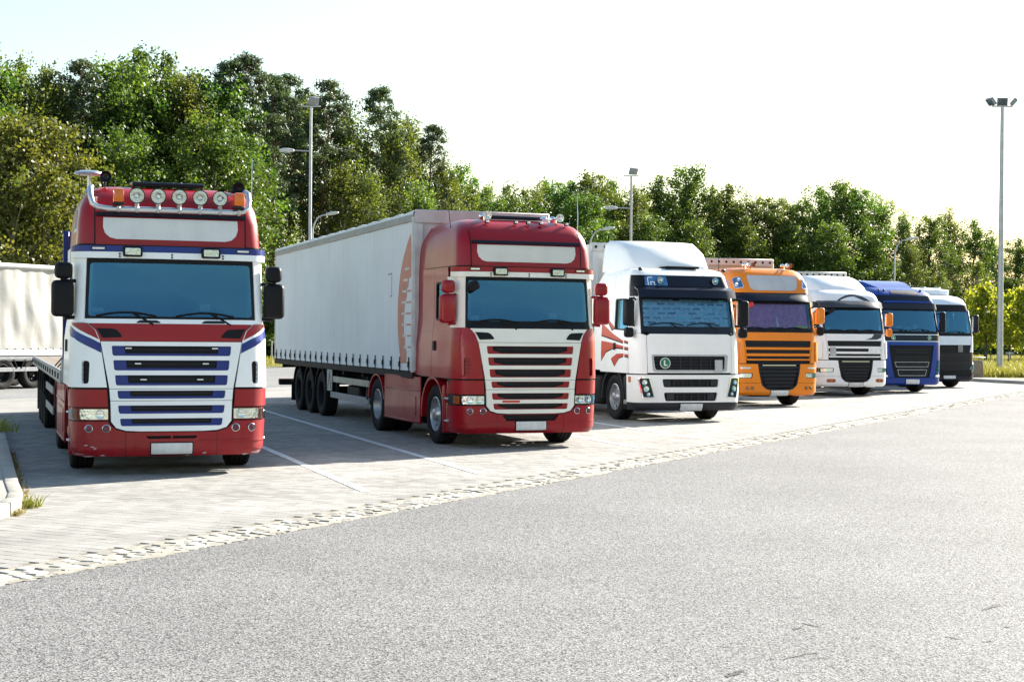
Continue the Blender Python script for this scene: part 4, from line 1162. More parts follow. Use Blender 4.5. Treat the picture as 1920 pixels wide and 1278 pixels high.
for s in (-1, 1):
    patch(cab, 'front_panel', hl(s)([(.68, .53), (.92, .53), (1.02, 1.12), (1.50, 1.12), (1.50, 1.74), (0.0 if s > 0 else .0, 1.74), (0.0, 1.62), (.885, 1.62), (.755, .80)]), BLUE6, T6, (), .0, .04, 'A')
    lf = fil([(.95, .64), (1.30, .74), (1.34, 1.10), (1.05, 1.10)], .03)
    h = patch(cab, 'headlamp', hl(s)(lf), DARKG, T6, (), .0, .015, 'A')
    patch(cab, 'reflector', hl(s)(fil([(.985, .67), (1.27, .75), (1.30, 1.07), (1.075, 1.07)], .03)), REFL, h, (), .016, .012, 'A')
    patch(cab, 'lens', hl(s)(lf), LENS, h, (), .036, .004, 'A')
    patch(cab, 'corner_panel', hl(s)([(1.325, .66), (1.58, .66), (1.58, 1.11), (1.36, 1.11)]), BLUE6, T6, (), 0, .04, 'A')
    patch(cab, 'side_cheek', hl(s)([(.93, .53), (1.58, .53), (1.58, .65), (1.32, .65), (1.31, .72), (.945, .62)]), BLUE6, T6, (), 0, .04, 'A')
    patch(cab, 'day_lamp', hl(s)(fil([(.93, .545), (1.30, .545), (1.30, .62), (.95, .62)], .02)), REFL, T6, (), .0405, .012, 'A')
patch(cab, 'black_band', [(-1.25, 1.765), (1.25, 1.765), (1.25, 1.975), (-1.25, 1.975)], NAVY, T6, (), 0, .035, 'A')
for z in (1.752, 1.978): patch(cab, 'chrome_line', [(-1.1, z - .008), (1.1, z - .008), (1.1, z + .008), (-1.1, z + .008)], CHROME, T6, (), .036, .008, 'A')
disc_sign(T6, cab, -.70, 1.87, .075, GREEN, LGLYPH, .036)
disc_sign(T6, cab, .72, 1.87, .075, GREEN, [[(-.4, -.4), (-.1, -.5), (.5, .4), (.2, .5)]], .036)
number_plate(T6, cab, .41, d=.052)
patch(cab, 'wiper_panel', [(-1.1, 1.99), (1.1, 1.99), (1.1, 2.08), (-1.1, 2.08)], BLACK, T6, (), .021, .008, 'A')
wipers(T6, cab, 2.09, (-.95, -.05), .8)
patch(cab, 'header_panel', [(-1.25, 3.05), (1.25, 3.05), (1.20, 3.31), (-1.20, 3.31)], NAVY, T6, (), 0, .02, 'A')
patch(cab, 'header_line', [(-.95, 3.055), (1.1, 3.055), (1.1, 3.12), (-.9, 3.12)], BLUE6, T6, (), .021, .02, 'A')
patch(cab, 'sun_visor', [(-1.22, 2.83), (1.22, 2.83), (1.22, 3.03), (-1.22, 3.03)], NAVY, T6, (), .03, .06, 'A')
patch(cab, 'roof_glass', fil([(-.55, 3.345), (.55, 3.345), (.50, 3.49), (-.50, 3.49)], .03), DARKG, T6, (), .003, .01)
for s in (-1, 1): deflector(T6, BLUE6, cab, s, -2.155, -2.65, 1.15, 3.55)
v = []; f = []
secs = [(-1.0, 3.57, .70), (-1.35, 3.68, .80), (-1.8, 3.82, .90), (-2.4, 3.88, 1.0)]
for (x, z, hw) in secs: v += [(x, -hw - .03, z - .13), (x, -hw + .05, z), (x, hw - .05, z), (x, hw + .03, z - .13)]
for i in range(3):
    for k in range(3): f.append((i * 4 + k, i * 4 + k + 1, (i + 1) * 4 + k + 1, (i + 1) * 4 + k))
f.append((0, 1, 2, 3)); MB().add(v, f).build('roof_deflector', BLUE6, T6)
for y in (-.9, -.7, .75):
    k = MB(); k.rbox((-.68, y, 3.50), (.08, .06, .06), .015, 1); k.build('roof_lamp', BLACK, T6)
mirrors(T6, cab, BLACK, -.24, 1.36, 2.42, .20, .72, None, (2.70, 2.10))
for (y, z, w_, h_) in ((-.2, 2.15, .22, .16), (.15, 2.16, .3, .10), (.45, 2.2, .16, .2)):
    k = MB(); k.rbox((-.55, y, z + .05), (.1, w_, h_), .02, 1); k.build('dashboard_item', PAPER, T6)

# ---------------- seventh: white truck with black lower face
WHITE7 = paint('blue_white_paint', (0.76, 0.80, 0.84), .05)
ro7 = [(.26, -.08, 1.15, .26, .10, -.62), (.34, 0, 1.20, .26, .10, -.62), (.75, 0, 1.225, .26, .10, -.62), (1.10, -.01, 1.23, .26, .10, -.62), (1.101, -.01, 1.23, .26, .10, -2.15), (1.60, -.03, 1.225, .24, .09, -2.15), (1.96, -.06, 1.22, .22, .09, -2.15),
       (2.42, -.15, 1.20, .22, .09, -2.15), (2.92, -.26, 1.17, .22, .09, -2.15), (3.15, -.33, 1.14, .26, .09, -2.15), (3.34, -.46, 1.08, .3, .08, -2.15), (3.44, -.62, 1.0, .32, .07, -2.15), (3.50, -.9, .88, .32, .05, -2.15), (3.53, -1.3, .8, .3, .03, -2.15)]
T7, cab = carcass((16.5, 58.0), 'white truck with a black lower face, last of the row beside the grass', ro7, WHITE7, 1.97, 2.92, 1.12, low=NAVY, fpad=BLACK, xd0=-.50, ztop=3.14, seal=(.04, .10), wx=1.04)
patch(cab, 'bumper', [(-1.58, .26), (1.58, .26), (1.58, .52), (1.1, .52), (.9, .44), (-.9, .44), (-1.1, .52), (-1.58, .52)], NAVY, T7, (), 0, .06, 'A')
patch(cab, 'lower_face', [(-1.58, .67), (-1.1, .60), (-.85, .66), (.85, .66), (1.1, .60), (1.58, .67), (1.58, 1.10), (1.25, 1.33), (-1.25, 1.33), (-1.58, 1.10)], NAVY, T7, (), 0, .035, 'A')
for i, z in enumerate((.80, .95, 1.10, 1.24)):
    w_ = .72 + .06 * i
    patch(cab, 'grille_slat', [(-w_, z + .03), (-w_, z - .01), (0, z - .05), (w_, z - .01), (w_, z + .03), (0, z - .005)], DARKG if i % 2 else NAVY, T7, (), .036, .035)
for i, z in enumerate((1.38, 1.46, 1.54)):
    patch(cab, 'grille_slat', [(-.92, z - .022), (.92, z - .022), (.93, z + .022), (-.93, z + .022)], NAVY, T7, (), 0, .03)
patch(cab, 'star_plate', rr(.40, 1.35, .62, 1.61, .01), PALEINT, T7, (), .035, .012)
patch(cab, 'front_hatch', [(-1.0, 1.62), (1.0, 1.62), (1.04, 1.955), (-1.04, 1.955)], WHITE7, T7, (), 0, .04)
for s in (-1, 1):
    patch(cab, 'corner_panel', hl(s)([(.965, 1.345), (1.52, 1.345), (1.52, 1.955), (1.08, 1.955), (1.04, 1.62)]), WHITE7, T7, (), 0, .036, 'A')
    lf = fil([(.90, .72), (1.10, .68), (1.42, .80), (1.44, .93), (1.30, .98), (1.05, .88)], .03)
    h = patch(cab, 'headlamp', hl(s)(lf), REFL, T7, (), .036, .02, 'A'); patch(cab, 'lens', hl(s)(lf), LENS, h, (), .060, .004, 'A')
    q = s * 1.12; round_lamp(T7, 'fog_lamp', cab.P(q, .56) + cab.N(q, .56) * .02, .045, .02, cab.N(q, .56), DARKG)
number_plate(T7, cab, .41, d=.062)
patch(cab, 'wiper_panel', [(-1.08, 1.965), (1.08, 1.965), (1.08, 2.05), (-1.08, 2.05)], BLACK, T7, (), .021, .008, 'A')
wipers(T7, cab, 2.06, (-.95, -.05), .8)
for s in (-1, 1): deflector(T7, WHITE7, cab, s, -2.155, -2.65, 1.15, 3.44)
k = MB(); k.rbox((-1.75, .0, 3.66), (1.1, 1.7, .26), .10, 3, Matrix.Rotation(radians(6), 4, 'Y')); k.build('roof_deflector', WHITE7, T7)
for y in (-.3, .35):
    k = MB(); k.rbox((-1.3, y, 3.80), (.2, .2, .06), .02, 1); k.build('roof_lamp', PAPER, T7)
mirrors(T7, cab, NAVY, -.24, 1.36, 2.42, .20, .70, None, (2.72, 2.10))
k = MB(); k.rbox((-.9, .45, 2.45), (.05, .35, .45), .02, 1); k.build('hanging_cloth', pmat('pale_cloth', (.5, .55, .45), .9), T7)
k = MB(); k.rbox((-.5, -.3, 2.10), (.12, .7, .12), .04, 1); k.build('dashboard_item', PAPER, T7)

# ------------------------------------------------------------------ trailers
class Flat:
    """side surface of a trailer with soft tarpaulin waves; used by patch(mode='S')"""
    def __init__(s, hw, amp=0.008, seed=0, x0=-16.1, x1=-2.5, z0=1.18, z1=3.9, drape=0.0):
        s.zs = []; s.hw = hw; s.amp = amp; s.seed = seed; s.b = (x0, x1, z0, z1); s.drape = drape
        r = random.Random(seed); s.ph = [r.uniform(0, 6.28) for _ in range(12)]
    def wave(s, x, z):
        p = s.ph
        x0, x1, z0, z1 = s.b
        t = max(0.0, min(1.0, (z1 - z) / (z1 - z0)))
        v = sin(x * 5.1 + p[0] + .6 * sin(x * 1.3 + p[1])) * .5 + sin(x * 11.7 + p[2] + .5 * sin(z * 1.1 + p[3])) * .3 + sin(x * 2.1 + p[4]) * .4
        v *= s.amp * (1 - .45 * t)
        if s.drape:
            v += s.drape * t * sin(pi * t) * (sin(x * 1.9 + z * 1.4 + p[5]) + .6 * sin(x * 4.3 - z * 2.6 + p[6]) + .35 * sin(x * 8.1 + z * 3.5 + p[7]))
        return v
    def sx(s, x, z, sg): s.sg = sg; return x
    def P(s, q, z): return Vector((q, s.sg * (s.hw + s.wave(q, z)), z))
    def N(s, q, z): return Vector((0, s.sg, 0))

def curtain(surf, s, mat, parent, nx=240, nz=16, th=.012):
    x0, x1, z0, z1 = surf.b
    v = []; f = []
    surf.sg = s
    for j in range(nz + 1):
        z = z0 + (z1 - z0) * j / nz
        for i in range(nx + 1):
            v.append(surf.P(x0 + (x1 - x0) * i / nx, z))
    for j in range(nz):
        for i in range(nx):
            a = j * (nx + 1) + i
            f.append((a, a + 1, a + nx + 2, a + nx + 1) if s < 0 else (a, a + nx + 1, a + nx + 2, a + 1))
    return link('curtain', mesh_from('curtain', v, f, mat, True, 60), parent)

def fpatch(surf, name, pts, mat, parent, s, d, t=.003, dx=.12):
    """flat print on a curtain"""
    bm = bmesh.new()
    tri = tessellate_polygon([[Vector((p[0], p[1], 0)) for p in pts]])
    vs = [bm.verts.new((p[0], p[1], 0)) for p in pts]
    for tr in tri: bm.faces.new([vs[i] for i in tr])
    xa = min(p[0] for p in pts); xb = max(p[0] for p in pts)
    k = xa + dx
    while k < xb:
        bmesh.ops.bisect_plane(bm, geom=list(bm.verts) + list(bm.edges) + list(bm.faces), plane_co=(k, 0, 0), plane_no=(1, 0, 0), dist=1e-5); k += dx
    surf.sg = s
    bm.verts.index_update()
    v = [surf.P(q.co.x, q.co.y) + Vector((0, s * d, 0)) for q in bm.verts]
    f = [tuple(q.index for q in fc.verts) for fc in bm.faces]
    bm.free()
    o = link(name, mesh_from(name, v, f, mat, True, 60), parent)
    return o

def tarp(name, c, streak=.35, dirtc=(.2, .2, .2)):
    m, n, l = newmat(name)
    b = n.new('ShaderNodeBsdfPrincipled'); b.inputs['Roughness'].default_value = .5
    tc = n.new('ShaderNodeTexCoord')
    mp = n.new('ShaderNodeMapping'); mp.inputs['Scale'].default_value = (5.5, 1, .22)
    nz = n.new('ShaderNodeTexNoise'); nz.inputs['Scale'].default_value = 1.6; nz.inputs['Detail'].default_value = 8; nz.inputs['Roughness'].default_value = .65
    l.new(tc.outputs['Object'], mp.inputs[0]); l.new(mp.outputs[0], nz.inputs['Vector'])
    mr = n.new('ShaderNodeMapRange'); mr.inputs[1].default_value = .48; mr.inputs[2].default_value = .78; mr.inputs[4].default_value = streak
    l.new(nz.outputs[0], mr.inputs[0])
    mx = n.new('ShaderNodeMix'); mx.data_type = 'RGBA'
    l.new(mr.outputs[0], mx.inputs[0]); mx.inputs[6].default_value = (*c, 1); mx.inputs[7].default_value = (*dirtc, 1)
    n2 = n.new('ShaderNodeTexNoise'); n2.inputs['Scale'].default_value = .5; n2.inputs['Detail'].default_value = 5; l.new(tc.outputs['Object'], n2.inputs['Vector'])
    m2 = n.new('ShaderNodeMapRange'); m2.inputs[1].default_value = .3; m2.inputs[2].default_value = .7; m2.inputs[3].default_value = .9; m2.inputs[4].default_value = 1.08
    l.new(n2.outputs[0], m2.inputs[0])
    sc = n.new('ShaderNodeVectorMath'); sc.operation = 'SCALE'; l.new(mx.outputs[2], sc.inputs[0]); l.new(m2.outputs[0], sc.inputs['Scale'])
    l.new(sc.outputs[0], b.inputs['Base Color'])
    n3 = n.new('ShaderNodeTexNoise'); n3.inputs['Scale'].default_value = 3.5; n3.inputs['Detail'].default_value = 5; l.new(tc.outputs['Object'], n3.inputs['Vector'])
    bp = n.new('ShaderNodeBump'); bp.inputs['Strength'].default_value = .35; bp.inputs['Distance'].default_value = .03; l.new(n3.outputs[0], bp.inputs['Height']); l.new(bp.outputs[0], b.inputs['Normal'])
    out(n, l, b.outputs[0])
    return m

GREYT = tarp('grey_tarpaulin', (.64, .68, .72), .38, (.36, .39, .42))
WHITT = tarp('cream_tarpaulin', (.40, .385, .35), .45, (.26, .24, .20))
RAILG = pmat('grey_rail', (.25, .26, .27), .5, vary=.2, scale=5, dirt=.3)
RAILL = pmat('pale_rail', (.55, .55, .53), .5, vary=.15, scale=5, dirt=.3)
PINKW = pmat('dusty_white_wall', (.52, .48, .48), .55, vary=.12, scale=4, dirt=.35, dirtc=(.25, .22, .2))
SALMON = pmat('faded_red_print', (.50, .20, .14), .55, vary=.15, scale=4)
BOARDY = pmat('guard_board', (.40, .36, .28), .5, vary=.2, dirt=.4)

def chassis_trailer(root, xf, xr, ax1, zb):
    b = MB()
    for s in (-1, 1): b.box(xr + .1, xf - .9, s * .55 - .05, s * .55 + .05, zb - .42, zb - .06)
    for i in range(8):
        x = xf - .6 - i * (xf - xr - 1) / 7.2
        b.box(x - .05, x + .05, -1.2, 1.2, zb - .18, zb - .06)
    b.build('chassis_frame', CHASSIS, root)
    trailer_axles(root, ax1)
    for s in (-1, 1):
        k = MB(); k.rbox((xf - 2.6, s * .75, .72), (.14, .14, .75), .01, 1); k.rbox((xf - 2.6, s * .75, .33), (.28, .28, .04), .01, 1); k.build('landing_leg', CHASSIS, root)
    k = MB(); k.rbox((xr - .02, 0, .58), (.12, 2.3, .15), .02, 1); k.box(xr + .02, xr + .12, -.6, -.5, .6, zb - .2); k.box(xr + .02, xr + .12, .5, .6, .6, zb - .2); k.build('rear_bumper', CHASSIS, root)
    for s in (-1, 1):
        k = MB(); k.rbox((xr - .09, s * .95, .60), (.05, .40, .13), .015, 1); k.build('tail_lamp', REDPL, root)
        k = MB(); k.rbox((ax1 - 3.45, s * 1.08, .45), (.02, .32, .5), .005, 1); k.build('mud_flap', BLACK, root)

def guard(root, x0, x1, z0=.52, mat=BOARDY):
    for s in (-1, 1):
        k = MB(); k.rbox(((x0 + x1) / 2, s * 1.215, z0 + .34), (abs(x1 - x0), .03, .13), .006, 1); k.build('side_guard_board', mat, root)
        k = MB(); k.rbox(((x0 + x1) / 2, s * 1.215, z0), (abs(x1 - x0), .03, .13), .006, 1); k.build('side_guard_board', RAILG, root)
        for x in (x0 + (x1 - x0) * .1, x0 + (x1 - x0) * .9):
            k = MB(); k.box(x - .03, x + .03, s * 1.15 - .03, s * 1.15 + .04, z0 - .08, 1.0); k.build('guard_post', CHASSIS, root)

# --- grey curtain trailer behind the dark red truck
loc, rz = place((0.26, 25.15), .331)
TR2 = empty('curtain_trailer', loc, rz, 'grey curtain-side trailer with a faded red print, coupled to the dark red truck', 'trailer', 'semi-trailers behind the trucks')
XF, XR = -2.48, -16.08
sf = Flat(1.262, .007, 3, XR + .05, XF - .06, 1.20, 3.86)
for s in (-1, 1):
    curtain(sf, s, GREYT, TR2)
    k = MB(); k.rbox(((XF + XR) / 2, s * 1.262, 3.91), (XF - XR, .05, .13), .01, 1); k.build('roof_rail', RAILG, TR2)
    k = MB(); k.rbox(((XF + XR) / 2, s * 1.284, 3.858), (XF - XR - .05, .02, .022), .006, 1); k.build('rail_lip', BOARDY, TR2)
    k = MB(); k.rbox(((XF + XR) / 2, s * 1.245, 1.13), (XF - XR, .06, .13), .01, 1); k.build('floor_rail', CHASSIS, TR2)
    k = MB(); k.rbox((XF - .035, s * 1.255, 2.55), (.075, .07, 2.75), .008, 1); k.build('corner_post', RAILL, TR2)
    k = MB(); k.rbox((XR + .03, s * 1.25, 2.55), (.06, .06, 2.75), .008, 1); k.build('corner_post', RAILL, TR2)
    for i in range(22):
        x = XR + .28 + i * (XF - XR - .55) / 21
        z0 = 1.19
        k = MB(); yy = s * (1.262 + sf.wave(x, 1.3) + .012)
        k.rbox((x, yy, 1.30), (.035, .012, .28), .003, 1); st = k.build('strap', BLACK, TR2)
        k = MB(); k.rbox((x + .01, yy + s * .012, 1.31), (.05, .022, .10), .006, 1); k.build('buckle', CHASSIS, st)
# canvas edge along the roof
v = []; f = []
nn = 120
for i in range(nn + 1):
    x = XR + (XF - XR) * i / nn
    h = .02 * (.5 + .5 * sin(x * 6.5)) * (1 if i % 2 else .7)
    v += [(x, -1.285, 3.965), (x, -1.275, 4.01 + h), (x, -1.1, 4.045 + h * .5), (x, 0, 4.055), (x, 1.1, 4.045 + h * .5), (x, 1.275, 4.01 + h), (x, 1.285, 3.965)]
for i in range(nn):
    for k in range(6): f.append((i * 7 + k, i * 7 + k + 1, (i + 1) * 7 + k + 1, (i + 1) * 7 + k))
MB().add(v, f).build('roof_canvas', GREYT, TR2, True, 60)
k = MB(); k.box(XF - .03, XF, -1.22, 1.22, 1.15, 3.96); fw = k.build('front_wall', PINKW, TR2)
k = MB(); k.rbox((XF + .015, 0, 3.93), (.05, 2.52, .24), .015, 1); k.build('front_header', PINKW, TR2)
for s in (-1, 1):
    k = MB(); k.rbox((XF + .02, s * 1.19, 2.5), (.05, .16, 2.6), .01, 1); k.build('front_post', RAILL, TR2)
k = MB(); k.box(XR - .02, XR + .02, -1.2, 1.2, 1.15, 3.96); k.build('rear_door', PINKW, TR2)
k = MB(); k.box(XR + .05, XF - .05, -1.2, 1.2, 1.1, 1.16); k.build('load_floor', CHASSIS, TR2)
chassis_trailer(TR2, XF, XR, -10.45, 1.16)
guard(TR2, -9.45, -5.9)
wb_ = MB(); wb_.prism(rr(-9.72, .60, -9.22, 1.08, .02), -1.235, -1.25, 'xz'); w_o = wb_.build('warning_board', pmat('board_grey', (.33, .33, .32), .5, vary=.2, dirt=.4), TR2)
wb_ = MB(); wb_.prism([(-9.66, .64), (-9.47, 1.04), (-9.28, .64), (-9.32, .64), (-9.47, .95), (-9.62, .64)], -1.251, -1.254, 'xz'); wb_.build('board_mark', BLACK, w_o)
wb_ = MB(); wb_.rbox((-11.8, -.9, .72), (.5, .5, .35), .05, 2); wb_.build('air_tank', CHASSIS, TR2)
k = MB(); k.rbox((-7.6, -1.0, .62), (1.1, .3, .3), .03, 1); k.build('pallet_box', CHASSIS, TR2)
# print on the curtain: a red crescent with white ladder strokes
s = -1
cx_, cz_, R_ = -1.95, 2.20, 1.62
arc = [(cx_ + R_ * cos(a), cz_ + R_ * 1.0 * sin(a)) for a in [radians(112 + (250 - 112) * i / 26) for i in range(27)]]
arc = [p for p in arc if p[0] < XF - .12 and p[1] > 1.21]
inn = [(-2.62, 1.21), (-2.62, 1.34), (-2.95, 1.36), (-2.93, 1.55), (-3.04, 1.60), (-3.05, 1.80), (-3.12, 1.85), (-3.14, 2.1), (-3.1, 2.3), (-3.05, 2.45), (-2.95, 2.52), (-2.96, 2.66), (-2.84, 2.70), (-2.80, 2.84), (-2.62, 2.88)]
fpatch(sf, 'red_print', arc + inn[1:], SALMON, TR2, s, .003)
PRW = pmat('print_white', (.52, .54, .55), .5)
for i, z in enumerate((3.02, 2.82, 2.62, 2.42, 2.22, 2.02, 1.82, 1.62)):
    xl = -2.92 - .25 * sin(pi * (i + .6) / 8.5) - .12
    if i > 1: fpatch(sf, 'print_line', [(xl + .30, z - .016), (-2.61, z - .016), (-2.61, z + .016), (xl + .30, z + .016)], SALMON, TR2, s, .0045)
    fpatch(sf, 'print_stroke', [(xl, z - .02), (xl + .30, z - .02), (xl + .30, z + .02), (xl, z + .02)], PRW, TR2, s, .005)
for pl in ([(-4.3, 2.95), (-4.02, 2.97), (-4.02, 2.985), (-4.3, 2.965)], [(-4.03, 2.55), (-4.02, 2.97), (-4.035, 2.97), (-4.045, 2.55)], [(-4.15, 2.54), (-4.0, 2.55), (-4.0, 2.565), (-4.15, 2.555)]):
    fpatch(sf, 'scuff_mark', pl, DARKG, TR2, s, .004)

# --- flatbed trailer behind the red, white and blue truck
loc, rz = place(C1, .33)
TR1 = empty('flatbed_trailer', loc, rz, 'flatbed trailer with a blue headboard behind the red white and blue truck', 'trailer', 'semi-trailers behind the trucks')
XF, XR = -2.60, -16.2
WOOD = pmat('deck_wood', (.20, .16, .12), .8, vary=.3, scale=6)
for i in range(10):
    k = MB(); y = -1.1 + i * .2444; k.box(XR, XF - .08, y - .118, y + .118, 1.235, 1.27); k.build('deck_plank', WOOD, TR1)
for s in (-1, 1):
    k = MB(); k.rbox(((XF + XR) / 2, s * 1.25, 1.19), (XF - XR, .06, .19), .012, 1); k.build('side_rave', RAILG, TR1)
    for i in range(14):
        x = XF - .5 - i * .98
        k = MB(); k.rbox((x, s * 1.288, 1.20), (.07, .02, .09), .008, 1); k.build('lashing_hook', CHASSIS, TR1)
k = MB(); k.rbox((XF - .04, 0, 2.22), (.08, 2.5, 2.1), .02, 1); k.build('headboard', BLUE1, TR1)
for y in (-1.21, -.4, .4, 1.21):
    k = MB(); k.rbox((XF + .02, y, 2.2), (.05, .08, 2.15), .01, 1); k.build('headboard_post', BLUE1, TR1)
k = MB(); k.rbox((XF - .02, -1.12, 1.28), (.5, .28, .36), .03, 1); k.build('headboard_foot', RAILG, TR1)
for (x, zz) in ((-6.2, 3.0), (-5.2, 2.6), (-4.3, 2.2)):
    k = MB(); k.tube([(x, -1.2, 1.28), (x + .9, -.9, 1.7), (XF - .1, -.2, zz)], .012, 5); k.build('lashing_rope', CHASSIS, TR1)
chassis_trailer(TR1, XF, XR, -10.5, 1.2)
guard(TR1, -9.4, -6.4, mat=RAILG)

# --- box trailers behind the third, fourth and fifth trucks
def box_trailer(C, label, wall, rail, h=4.0, th=TH):
    loc, rz = place(C, th)
    R = empty('box_trailer', loc, rz, label, 'trailer', 'semi-trailers behind the trucks')
    XF, XR = -2.75, -16.3
    sfx = Flat(1.262, .004, int(C[0] * 7), XR + .05, XF - .06, 1.2, h - .12)
    for s in (-1, 1):
        curtain(sfx, s, wall, R, 120, 8)
        k = MB(); k.rbox(((XF + XR) / 2, s * 1.262, h - .06), (XF - XR, .05, .13), .01, 1); k.build('roof_rail', rail, R)
        k = MB(); k.rbox(((XF + XR) / 2, s * 1.245, 1.13), (XF - XR, .06, .13), .01, 1); k.build('floor_rail', CHASSIS, R)
        k = MB(); k.rbox((XF - .03, s * 1.255, 2.55), (.09, .09, 2.8), .01, 1); k.build('corner_post', rail, R)
    k = MB(); k.box(XR, XF, -1.24, 1.24, h - .03, h); k.build('roof_panel', rail, R)
    k = MB()
    k.box(XF - .03, XF, -1.22, 1.22, 1.15, h - .04); k.build('front_wall', wall, R)
    for i in range(7):
        y = -1.05 + .35 * i
        k = MB(); k.rbox((XF + .012, y, 2.4), (.024, .10, 2.5), .008, 1); k.build('wall_rib', rail, R)
    k = MB(); k.rbox((XF + .03, 0, h - .05), (.06, 2.54, .20), .015, 1); hd_ = k.build('front_header', rail, R)
    for i in range(11):
        y = -1.15 + .23 * i
        k = MB(); k.cyl((XF + .06, y, h - .05), (XF + .068, y, h - .05), .035, n=10); k.build('rivet', CHASSIS, hd_)
    k = MB(); k.box(XR - .02, XR + .02, -1.2, 1.2, 1.15, h - .04); k.build('rear_door', wall, R)
    k = MB(); k.box(XR + .05, XF - .05, -1.2, 1.2, 1.1, 1.16); k.build('load_floor', CHASSIS, R)
    chassis_trailer(R, XF, XR, -10.6, 1.16)
    guard(R, -9.5, -6.2, mat=RAILG)
    return R
box_trailer((3.87, 33.2), 'pale grey trailer behind the white truck with red swooshes', GREYT, RAILL, 3.95)
box_trailer((7.12, 40.9), 'trailer with a riveted pinkish header behind the orange truck', WHITT, PINKW, 4.02)
box_trailer((10.9, 48.7), 'trailer with a riveted white header behind the white truck with orange mirrors', WHITT, RAILL, 4.0)

# --- cream tarpaulin trailer across the aisle on the left
ang = atan2(.888, .459)
TR0 = empty('tarpaulin_trailer', (-15.2, 52.6, 0), ang, 'cream draped tarpaulin trailer standing across the aisle at the far left', 'trailer')
XF, XR = 0.0, -13.6
sf0 = Flat(1.27, .030, 11, XR + .03, XF - .03, 1.28, 3.82, .055)
WB = pmat('white_side_board', (.62, .62, .60), .5, vary=.1, scale=4, dirt=.35)
for s in (-1, 1):
    curtain(sf0, s, WHITT, TR0, 260, 30)
    k = MB(); k.tube([(XR, s * 1.27, 3.90), (XF, s * 1.27, 3.90)], .085, 10); k.build('roof_rail', WB, TR0)
    k = MB(); k.rbox(((XF + XR) / 2, s * 1.28, 1.16), (XF - XR, .05, .20), .012, 1); k.build('side_board', WB, TR0)
    k = MB(); k.rbox(((XF + XR) / 2, s * 1.25, .99), (XF - XR, .06, .10), .01, 1); k.build('floor_rail', RAILG, TR0)
    for i in range(40):
        x = XR + .2 + i * .335
        k = MB(); k.rbox((x, s * 1.30, 1.275), (.05, .03, .05), .01, 1); k.build('eyelet', RAILG, TR0)
    guard(TR0, -8.2, -2.15, .62, WB) if s > 0 else None
k = MB(); k.box(XR, XF, -1.26, 1.26, 3.93, 3.97); k.build('roof_canvas', WHITT, TR0)
k = MB(); k.box(XF - .03, XF, -1.24, 1.24, 1.1, 3.9); k.build('rear_door', WHITT, TR0)
k = MB(); k.box(XR, XR + .03, -1.24, 1.24, 1.1, 3.9); k.build('front_wall', WHITT, TR0)
k = MB(); k.box(XR + .05, XF - .05, -1.2, 1.2, 1.0, 1.06); k.build('load_floor', CHASSIS, TR0)
chassis_trailer(TR0, XF, XR, -1.5, 1.1)
for s in (-1, 1):
    k = MB(); k.rbox((-1.2, s * 1.24, .75), (.02, .02, .3), .005, 1); k.build('reflector_post', REDPL, TR0)

# ------------------------------------------------------------------ ground
EA = Vector((.459, .888)); EN = Vector((.888, -.459))
def G(a, n, z=0.0): return Vector((a * EA.x + n * EN.x, a * EA.y + n * EN.y, z))
def GI(x, y): return (x * EA.x + y * EA.y, x * EN.x + y * EN.y)
def pix(x, y, z=0.0):
    """photo pixel of a ground point (used only to skip pieces far outside the frame)"""
    if y < 1: return (-1e9, 0)
    return 960 + 2880 * x / y, 628 + .0087 * (2880 * x / y) - 2880 * (z - CAM_H) / y

def asphalt(name, dark, light, sc=115):
    m, n, l = newmat(name)
    b = n.new('ShaderNodeBsdfPrincipled'); b.inputs['Roughness'].default_value = .85; b.inputs['Specular IOR Level'].default_value = .22
    tc = n.new('ShaderNodeTexCoord')
    vo = n.new('ShaderNodeTexVoronoi'); vo.inputs['Scale'].default_value = sc; vo.inputs['Randomness'].default_value = 1
    n1 = n.new('ShaderNodeTexNoise'); n1.inputs['Scale'].default_value = sc * 1.1; n1.inputs['Detail'].default_value = 3; n1.inputs['Roughness'].default_value = .7
    n2 = n.new('ShaderNodeTexNoise'); n2.inputs['Scale'].default_value = .35; n2.inputs['Detail'].default_value = 8; n2.inputs['Roughness'].default_value = .6
    for q in (vo, n1, n2): l.new(tc.outputs['Object'], q.inputs['Vector'])
    bw = n.new('ShaderNodeSeparateColor'); l.new(vo.outputs['Color'], bw.inputs[0])
    ad = n.new('ShaderNodeMath'); ad.operation = 'MULTIPLY_ADD'; l.new(bw.outputs[0], ad.inputs[0]); ad.inputs[1].default_value = .55; 
    m0 = n.new('ShaderNodeMath'); m0.operation = 'MULTIPLY'; l.new(n1.outputs[0], m0.inputs[0]); m0.inputs[1].default_value = .5; l.new(m0.outputs[0], ad.inputs[2])
    cr = n.new('ShaderNodeValToRGB')
    cr.color_ramp.elements[0].position = .24; cr.color_ramp.elements[0].color = (*dark, 1)
    cr.color_ramp.elements[1].position = .74; cr.color_ramp.elements[1].color = (*light, 1)
    l.new(ad.outputs[0], cr.inputs[0])
    mr = n.new('ShaderNodeMapRange'); mr.inputs[1].default_value = .3; mr.inputs[2].default_value = .7; mr.inputs[3].default_value = .86; mr.inputs[4].default_value = 1.12
    l.new(n2.outputs[0], mr.inputs[0])
    sc_ = n.new('ShaderNodeVectorMath'); sc_.operation = 'SCALE'; l.new(cr.outputs[0], sc_.inputs[0]); l.new(mr.outputs[0], sc_.inputs['Scale'])
    l.new(sc_.outputs[0], b.inputs['Base Color'])
    bp = n.new('ShaderNodeBump'); bp.inputs['Strength'].default_value = .55; bp.inputs['Distance'].default_value = .006
    l.new(vo.outputs['Distance'], bp.inputs['Height']); l.new(bp.outputs[0], b.inputs['Normal'])
    out(n, l, b.outputs[0])
    return m

